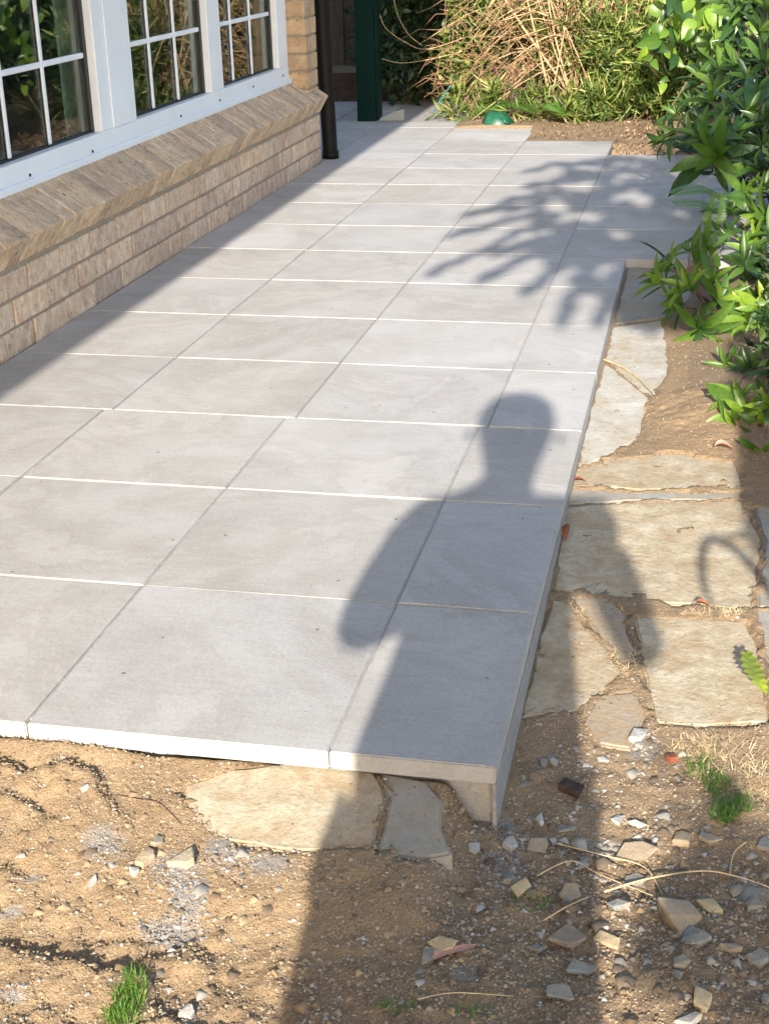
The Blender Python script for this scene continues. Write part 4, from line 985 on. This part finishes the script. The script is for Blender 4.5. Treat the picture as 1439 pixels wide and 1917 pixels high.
for lb, px, py, L, d, mt in [('curled red-brown leaf against the slab edge at the shoulder of the shadow', 1050, 1003, .05, (.3, -1, .2), 'red'),
        ('tiny orange-red leaf beside the patio edge above the sandstone flag', 1073, 914, .028, (1, .3, .2), 'red'),
        ('small red leaf on the joint of the sunlit flags', 1300, 1146, .028, (1, 0, .1), 'red'),
        ('pinkish dry leaf on the sand below the bright shrub', 1335, 850, .045, (1, .2, .2), 'pink_bark')]:
    p = on_ground(px, py) + Vector((0, 0, .02)); V, F = leaf_geo(L, L * .5, .5, .4); mm = frame_to(Vector(d))
    tag(part('fallen_leaf', [p + (mm @ Vector(v)) for v in V], F, MT[mt], None, True), lb, 'leaf')
# yellow-green jagged leaf at right
yl = thing('serrated_leaf', 'jagged yellow green leaf poking in at the right edge above the flagstones', 'leaf', on_ground(1415, 1265) + Vector((0, 0, .0)))
V = []; F = []; P = [gz(1395, 1222, -.04), gz(1405, 1250, -.035), gz(1418, 1275, -.03), gz(1432, 1300, -.04)]; P = spline(P, 5)
for i, p in enumerate(P):
    k = i / (len(P) - 1); wd = .019 * math.sin(math.pi * (.15 + .8 * k)) * (1 if i % 2 else .6)
    V += [p + Vector((-wd, -wd * .3, .004)), p, p + Vector((wd, wd * .3, .004))]
for i in range(len(P) - 1): a = i*3; F += [(a, a+1, a+4, a+3), (a+1, a+2, a+5, a+4)]
part('blade', V, F, MT['leaf_lime'], yl, False)

# grass
def grass(label, spots, n, L, mat, seed, name='grass'):
    lo, hi = (1.2, 5) if mat == 'straw' else (.3, 1.8)
    r = random.Random(seed); mb = MB()
    for k in range(n):
        px, py, rx, ry = r.choice(spots); a = r.uniform(0, 6.28); q = r.random() ** .5
        p = on_ground(px + rx * q * math.cos(a), py + ry * q * math.sin(a)); h = L * r.uniform(.5, 1.2); an = r.uniform(0, 6.28); ln = r.uniform(lo, hi)
        d = Vector((math.cos(an) * ln, math.sin(an) * ln, 1)).normalized(); s = Vector((-math.sin(an), math.cos(an), 0)) * .0008
        m1 = p + d * h * .55; tp = p + d * h + Vector((d.x, d.y, -.25)) * h * .3
        mb.add([p - s, p + s, m1 + s * .8, m1 - s * .8, tp], [(0, 1, 2, 3), (3, 2, 4)])
    o = mb.out(name, MT[mat]); return tag(o, label, None, None, 'stuff')
grass('bright green grass tuft at the bottom left', [(255, 1840, 22, 26), (240, 1875, 30, 25), (228, 1905, 34, 18)], 380, .019, 'grass', 1)
grass('green grass tuft among the rubble at the right', [(1375, 1510, 34, 18), (1355, 1530, 26, 14)], 260, .02, 'grass', 2)
grass('sparse grass sprouts on the shaded soil at the bottom centre', [(890, 1895, 40, 20), (995, 1690, 40, 22), (740, 1885, 30, 18)], 100, .014, 'grass', 3)
grass('dry straw and roots matted below the sandstone flags at the right', [(1370, 1420, 70, 34), (1310, 1400, 60, 20), (1420, 1470, 40, 30), (1160, 1240, 36, 30), (1110, 1150, 60, 14), (1330, 1150, 60, 6)], 1300, .024, 'straw', 4, 'dry_grass')
grass('thin sunlit grass between the flags and the rubble', [(1310, 1440, 30, 20), (1340, 1470, 30, 20)], 160, .024, 'grass', 5)

# grit, mortar crumbs, leaf litter
def crumbs(name, label, mat, centres, rad, seed, toneseed=0):
    r = np.random.default_rng(seed); n = len(centres)
    base = np.array([(1,0,0),(-.5,.87,0),(-.5,-.87,0),(.3,.2,.55),(-.4,-.1,.42)]); F0 = np.array([(0,1,3),(1,4,3),(1,2,4),(2,0,3),(2,3,4)])
    sc = rad * r.lognormal(0, .45, n); sc = np.minimum(sc, rad * 3)
    J = 1 + r.uniform(-.35, .35, (n, 5, 3)); V = base[None] * J * sc[:, None, None]; a = r.uniform(0, 6.28, n); ca_, sa_ = np.cos(a), np.sin(a)
    x = V[..., 0] * ca_[:, None] - V[..., 1] * sa_[:, None]; y = V[..., 0] * sa_[:, None] + V[..., 1] * ca_[:, None]
    V = np.stack([x, y, V[..., 2]], -1) + centres[:, None, :]
    F = (F0[None] + (np.arange(n) * 5)[:, None, None]).reshape(-1, 3); V = V.reshape(-1, 3)
    m = bpy.data.meshes.new(name); m.vertices.add(len(V)); m.vertices.foreach_set('co', V.ravel().astype('f')); m.loops.add(F.size)
    m.loops.foreach_set('vertex_index', F.ravel().astype('i')); m.polygons.add(len(F)); m.polygons.foreach_set('loop_start', (np.arange(len(F)) * 3).astype('i')); m.update(calc_edges=True)
    at = m.attributes.new('tone', 'FLOAT', 'FACE'); at.data.foreach_set('value', np.repeat(r.random(n), 5).astype('f'))
    return tag(link(name, m, MT[mat]), label, None, None, 'stuff')
def gz_arr(P):
    i = np.clip(np.searchsorted(xs, P[:, 0]) - 1, 0, nx - 2); j = np.clip(np.searchsorted(ys, P[:, 1]) - 1, 0, ny - 2)
    return Z[j, i]
r_ = np.random.default_rng(77)
P = np.stack([r_.uniform(-1.2, .35, 48000), r_.uniform(1.18, 1.80, 48000)], -1); P = np.concatenate([P, np.stack([r_.uniform(-.24, .4, 6000), r_.uniform(1.8, 2.15, 6000)], -1), np.stack([r_.uniform(-.22, .3, 7000), r_.uniform(2.1, 4.3, 7000)], -1)])
C_ = np.concatenate([P, gz_arr(P)[:, None]], -1)
crumbs('gravel', 'coarse sand grains and grit scattered over the bare soil', 'grit', C_, .0018, 1)
cl_ = []
for px, py, rx, ry, n in [(200,1600,50,18,120),(330,1640,55,28,260),(350,1690,38,40,300),(320,1738,66,24,380),(430,1612,60,24,160),(20,1850,36,10,60),(950,1600,30,40,190),(935,1560,30,24,120),(945,1655,24,12,60),(1190,1380,40,26,60),(1130,1560,90,60,130),(1290,1640,130,90,200),(505,1640,60,20,60),(1040,1600,90,70,120),(1200,1480,90,60,70),(345,1890,40,12,40)]:
    for k in range(int(n * .8)):
        a = r_.uniform(0, 6.28); q = r_.random() ** .45 * r_.uniform(.7, 1.3); cl_.append(tuple(on_ground(px + rx * q * math.cos(a), py + ry * q * math.sin(a))))
crumbs('mortar_rubble', 'loose pale grey mortar crumbs and chips on the soil', 'rubble', np.array(cl_) - np.array([0, 0, .001]), .0023, 2)
cp_ = []
for px, py, rx, ry, n in [(1280,1700,170,200,420),(1120,1500,160,110,260),(1010,1640,120,110,160),(1380,1850,90,80,90),(900,1800,150,110,70),(250,1700,260,200,110),(1240,1420,160,40,110)]:
    for k in range(n // 3):
        a = r_.uniform(0, 6.28); q = r_.random() ** .5; cp_.append(tuple(on_ground(px + rx * q * math.cos(a), py + ry * q * math.sin(a))))
crumbs('stone_chips', 'small dusty stone chips strewn over the lower right soil', 'chips', np.array(cp_) - np.array([0, 0, .0015]), .0066, 3)
P = np.stack([r_.uniform(-1.15, .3, 2600), r_.uniform(1.2, 1.79, 2600)], -1); crumbs('soil_crumbs', 'crumbs and small clods of sandy soil', 'clods', np.concatenate([P, gz_arr(P)[:, None] - .001], -1), .0046, 14)
P = np.stack([r_.uniform(-1.5, .3, 1900), r_.uniform(8.3, 9.5, 1900)], -1); P = P[(P[:, 1] > 8.85) | (P[:, 0] > -.95)]; P = P[(P[:, 1] > 8.95) | (P[:, 0] > -1.3)]
P2 = np.stack([r_.uniform(-.05, .6, 1500), r_.uniform(3.2, 8.6, 1500)], -1); P2 = P2[((P2[:, 1] < 5.2) & (P2[:, 0] > .17)) | (P2[:, 1] > 7.85)]; P = np.concatenate([P, P2])
C_ = np.concatenate([P, gz_arr(P)[:, None] + .006], -1)
C_ = np.concatenate([C_, np.stack([r_.uniform(-.47, .1, 500), r_.uniform(7.78, 8.8, 500), np.full(500, .012)], -1)])
tag(mass('leaf_litter', 'litter', C_, .024, None, .35, .15, 9), 'dry leaf litter on the soil under the plants', None, None, 'stuff')

# ================================================================== OUT OF FRAME: what casts the shade
def in_view(p):
    d = p - CAM; z = d.dot(FWD)
    if z < .05: return False
    x = 719.5 + F_PX * d.dot(RIGHT) / z; y = 958.5 - F_PX * d.dot(UP) / z
    return -60 < x < 1500 and -60 < y < 1977
def inside(poly, x, y):
    c = False; n = len(poly)
    for i in range(n):
        (x1, y1), (x2, y2) = poly[i], poly[(i+1) % n]
        if (y1 > y) != (y2 > y) and x < (x2-x1)*(y-y1)/(y2-y1)+x1: c = not c
    return c
tree = thing('overhanging_tree', 'broad-leaved tree whose low branch hangs over the patio above the view', 'tree', (1.9, -.6, 0))
MB().tube(spline([(1.9, -.6, -.05), (1.85, -.55, 1.0), (1.7, -.4, 2.2), (1.5, -.2, 3.4)], 5), [.12 - .003 * k for k in range(16)], 10).out('trunk', MT['bark'], tree, True)
SH = [(1130,292),(1062,318),(1012,368),(990,420),(1012,478),(1050,518),(1100,540),(1175,600),(1250,610),(1330,600),(1330,286)]
_OLD = [(1130,292),(1040,300),(992,330),(975,372),(930,385),(885,400),(850,428),(862,452),(828,484),(800,512),(850,520),(898,488),(890,522),(930,530),(958,500),(975,540),(1012,568),(1002,598),(1050,612),(1082,578),(1100,560),(1140,596),(1170,600),(1190,480),(1330,480),(1330,286)]
HOLES = [(1040,386,26,9),(1088,406,36,9),(1180,370,40,10),(1002,442,26,11),(955,470,40,8),(1160,440,30,10),(1062,505,28,8),(1000,500,22,12),(1120,520,25,7),(1215,330,25,6),(1260,395,20,7)]
SH_LEAF = [leaf_mesh('leaf', MT['leaf_mid'], 1, .36, .1, .1), leaf_mesh('leaf', MT['leaf_mid'], 1, .32, .1, .15)]
r = random.Random(21); cnt = 0; LV = MB()
def cast_leaf(px, py, zc, L, gzv=0.0, dirpx=(-1, .9)):
    p = gz(px, py, gzv); g2 = gz(px + dirpx[0] * 20, py + dirpx[1] * 20, gzv); d = (g2 - p).normalized()
    c = up_sun(p, zc)
    if in_view(c): return False
    d = (d + Vector((0, 0, r.uniform(-.5, .1)))).normalized(); mm = Matrix.Translation(c - d * L * .5) @ frame_to(d, TO_SUN, r.uniform(-.5, .5)) @ Matrix.Scale(L, 4)
    V, F = leaf_geo(1, .42, .1, .12, 5); LV.add([mm @ Vector(v) for v in V], F); return True
for k in range(1900):
    px, py = r.uniform(790, 1335), r.uniform(284, 625)
    if not inside(SH, px, py): continue
    if any(((px-a)/(b_*1.05))**2 + ((py-c_)/(d_*1.2))**2 < 1 for a, c_, b_, d_ in HOLES): continue
    g0 = gz(px, py, 0); zc = 2.25 + (g0.y - 4.3) * .22 + r.uniform(-.1, .25)
    cast_leaf(px, py, zc, r.uniform(.10, .17), 0, (r.uniform(-1.5, -.4), r.uniform(.5, 1.1)))
for a, b in (((985,432),(812,512)),((1005,470),(905,520)),((1010,400),(845,437)),((1010,385),(880,400)),((1060,335),(985,350)),((1110,300),(985,318)),((1085,530),(1048,602)),((1050,500),(985,545)),((1150,545),(1125,598)),((1175,520),(1190,590)),((1010,360),(925,385)),((1010,450),(940,470))):
    for q in range(9):
        t = q / 8; g0 = (a[0]+(b[0]-a[0])*t, a[1]+(b[1]-a[1])*t)
        cast_leaf(g0[0] + r.uniform(-5, 5), g0[1] + r.uniform(-4, 4), 2.35 + (gz(g0[0], g0[1]).y - 4.9) * .22, r.uniform(.11, .15), 0, (b[0]-a[0], b[1]-a[1]))
for pts in ([(1.7, -.4, 2.2), (1.0, -.2, 2.4), (.3, 0, 2.5), (0, .3, 2.6)], [(1.6, -.3, 2.8), (.9, .5, 2.9), (.3, .9, 3.0), (-.1, 1.0, 3.0)], [(1.0, -.2, 2.4), (.5, -.6, 2.35), (.2, -.9, 2.3)]):
    MB().tube(spline(pts, 6), [.022 - .0008 * k for k in range(6 * (len(pts)-1) + 1)], 6).out('branch', MT['bark'], tree, True)
# shade along the right-hand border and the lower right
SH2 = [((1350,640),(1450,640),(1450,1075),(1410,1010),(1386,930),(1385,850),(1360,760),(1340,700))]
for k in range(420):
    px, py = r.uniform(1340, 1450), r.uniform(640, 1080)
    if py < 830 and r.random() < .6: continue
    if inside(SH2[0], px, py): cast_leaf(px, py, r.uniform(1.3, 1.5), .09, -.06, (r.uniform(-1, 1), 1))
off = WORLD_POS[tree.name]
tag(LV.out('foliage', MT['leaf_mid'], tree, True), kind='stuff')
crown = blob((1.7, .4, 3.2), (1.15, 1.5, .75), 5200, 90, .3); crown = np.array([p for p in crown if not in_view(Vector(p)) and p[0] > .62])
tag(mass('crown', 'mix_mid', crown, .13, tree, .42, .1, 91), kind='stuff')
LV = MB(); SH3 = [(1262,1640),(1330,1600),(1450,1590),(1450,1930),(1370,1930),(1362,1850),(1285,1838),(1200,1800),(1215,1750),(1275,1720)]
SH4 = [(1150,1345),(1215,1400),(1250,1470),(1240,1540),(1310,1575),(1450,1560),(1450,1500),(1300,1440)]
bs = thing('garden_bush', 'leafy bush standing behind the photographer to the right', 'bush', (.75, -1.9, -.1))
for k in range(900):
    px, py = r.uniform(1190, 1450), r.uniform(1590, 1930)
    if inside(SH3, px, py): cast_leaf(px, py, r.uniform(1.15, 1.5), .08, -.1, (r.uniform(-1, 1), r.uniform(-1, 1)))
for k in range(60):
    px, py = r.uniform(1150, 1450), r.uniform(1345, 1580)
    if inside(SH4, px, py): cast_leaf(px, py, r.uniform(1.3, 1.5), .05, -.1, (r.uniform(-1, 1), r.uniform(-1, 1)))
tag(LV.out('foliage', MT['leaf_mid'], bs, True), kind='stuff')
for q in ((.4, -2.0, 1.25), (.6, -1.8, 1.35), (.8, -1.9, 1.3), (.5, -2.2, 1.2), (.3, -1.7, 1.2)): stem(bs, Vector((.75, -1.9, -.1)), Vector(q), .015, .005, r, 'bark', .08, 'branch')
# flax blade whose shadow hooks over the flagstone
fx = thing('flax_plant', 'strap-leaved flax standing in the bed right of the view', 'plant', (.75, .5, -.08))
def blade(pts, zs, w_):
    P = [up_sun(gz(a, b, -.07), z) for (a, b), z in zip(pts, zs)]; V, F = ribbon(P, w_, TO_SUN, .1); part('leaf', V, F, MT['leaf_mid'], fx, True)
blade([(1480,1180),(1420,1080),(1375,1030),(1335,1008),(1316,1020),(1312,1070),(1325,1120),(1357,1166)], [.55, .75, .85, .9, .9, .88, .83, .78], .02)
blade([(1490,1090),(1440,1020),(1400,1000),(1345,1006)], [.6, .8, .88, .9], .02)
for k in range(7):
    a = k * .9; P = [Vector((.75, .5, -.05)), Vector((.75 + .1 * math.cos(a), .5 + .1 * math.sin(a), .4)), Vector((.75 + .35 * math.cos(a), .5 + .35 * math.sin(a), .7))]
    if a % 6.28 > 2.2 and a % 6.28 < 4.2: continue
    V, F = ribbon(P, .035, Vector((0, 0, 1))); part('leaf', V, F, MT['leaf_mid'], fx, True)

# ================================================================== PHOTOGRAPHER (behind the camera; casts the shadow)
PX, PY, GZ = -.125, -.32, -.115
man = thing('person', 'person in a loose shirt and baggy shorts holding up a phone, casting the long shadow', 'person', (PX, PY, GZ))
def skin(name, verts, edges, radii, mat, sub=2, root=0, parent=man):
    m = bpy.data.meshes.new(name); m.from_pydata([tuple(Vector(v)) for v in verts], edges, []); o = link(name, m, None, parent)
    m.materials.append(mat)
    a = o.modifiers.new('skin', 'SKIN'); a.use_smooth_shade = True; a.branch_smoothing = .4
    for i, v in enumerate(m.skin_vertices[0].data):
        rr = radii[i]; v.radius = rr if isinstance(rr, tuple) else (rr, rr); v.use_root = (i == root)
    b = o.modifiers.new('subdivision', 'SUBSURF'); b.levels = sub; b.render_levels = sub
    return o
# local coordinates: x right, y forward (towards the patio), z up from the feet
E_L = Vector((-.245, .02, 1.14)); E_R = Vector((.29, .03, 1.12)); cx = -PX
H_L = Vector((cx - .075, .285, 1.262)); H_R = Vector((cx + .075, .285, 1.262))
Vb = [(0,0,.93),(0,0,1.05),(0,.0,1.2),(0,-.01,1.36),(0,0,1.45),(0,.01,1.50),(0,.025,1.575),(0,.03,1.63),
      (-.165,-.01,1.395), E_L, H_L + Vector((-.02,-.05,-.02)), (.165,-.01,1.395), E_R, H_R + Vector((.02,-.05,-.02)),
      (-.09,0,.86),(-.10,.01,.48),(-.105,-.01,.08),(-.11,.10,.035),(.09,0,.86),(.10,.01,.48),(.105,-.01,.08),(.11,.10,.035)]
Vb += [(0,.03,1.68),(0,.025,1.73)]
Eb = [(7,22),(22,23),(0,1),(1,2),(2,3),(3,4),(4,5),(5,6),(6,7),(3,8),(8,9),(9,10),(3,11),(11,12),(12,13),(0,14),(14,15),(15,16),(16,17),(0,18),(18,19),(19,20),(20,21)]
Rb = [(.15,.11),(.14,.105),(.15,.11),(.14,.10),  .062,.060,(.092,.095),(.108,.11),.06,.045,.028,.06,.045,.028,.085,.058,.042,.035,.085,.058,.042,.035]
Rb += [(.104,.105),(.06,.06)]
body = skin('body', Vb, Eb, Rb, MT['skin'])
skin('shirt', [(0,0,.88),(0,0,1.0),(0,0,1.15),(0,-.005,1.30),(0,-.005,1.40),(-.16,-.01,1.375),(-.215,.0,1.25),(.16,-.01,1.375),(.225,.0,1.25)],
     [(0,1),(1,2),(2,3),(3,4),(3,5),(5,6),(3,7),(7,8)], [(.20,.13),(.195,.13),(.18,.125),(.165,.115),(.08,.08),.085,.075,.085,.075], MT['shirt'])
skin('shorts', [(0,0,.95),(-.085,.0,.84),(-.105,.005,.56),(.085,0,.84),(.105,.005,.56)], [(0,1),(1,2),(0,3),(3,4)], [(.17,.125),.125,.118,.125,.118], MT['shorts'])
skin('hair', [(0,-.02,1.60),(0,-.005,1.66),(0,.01,1.705),(0,.015,1.745)], [(0,1),(1,2),(2,3)], [(.104,.085),(.109,.105),(.094,.095),(.045,.045)], MT['hair'])
skin('nose', [(0,.115,1.61),(0,.14,1.59)], [(0,1)], [.012,.014], MT['skin'], 1)
skin('mouth', [(-.02,.112,1.558),(.02,.112,1.558)], [(0,1)], [.006,.006], MT['red'], 1)
for s in (-1, 1):
    skin('ear', [(s*.108,.02,1.585),(s*.114,.015,1.61)], [(0,1)], [.011,.013], MT['skin'], 1)
    skin('eye', [(s*.032,.108,1.615),(s*.032,.112,1.615)], [(0,1)], [.011,.011], MT['gasket'], 1)
    h = H_L if s < 0 else H_R
    hv = [h + Vector((s*.012,-.035,-.01)), h + Vector((s*.014,-.01,.01))]; he = [(0, 1)]; hr = [.026, .026]
    for f_ in range(4):
        a = h + Vector((s*.012, .005, .03 - .02 * f_)); b_ = h + Vector((-s*.005, .012, .036 - .021 * f_)); c_ = h + Vector((-s*.028 + s*.004*abs(f_-1), .004, .034 - .02 * f_)); k = len(hv)
        hv += [a, b_, c_]; he += [(1, k), (k, k+1), (k+1, k+2)]; hr += [.0095, .0085, .0075]
    k = len(hv); hv += [h + Vector((0, -.03, .02)), h + Vector((-s*.022, -.022, .03))]; he += [(1, k), (k, k+1)]; hr += [.011, .009]
    skin('hand', hv, he, hr, MT['skin'], 2)
ph = thing('smartphone', 'black smartphone held up in both hands by the person', 'phone', (0, -.02, CAM_Z))
bevel_obj(MB().box(-.078, .078, -.030, -.022, CAM_Z - .030, CAM_Z + .046).out('case', MT['phone'], ph), .003)
MB().box(-.074, .074, -.0325, -.0302, CAM_Z - .026, CAM_Z + .042).out('screen', MT['gasket'], ph)
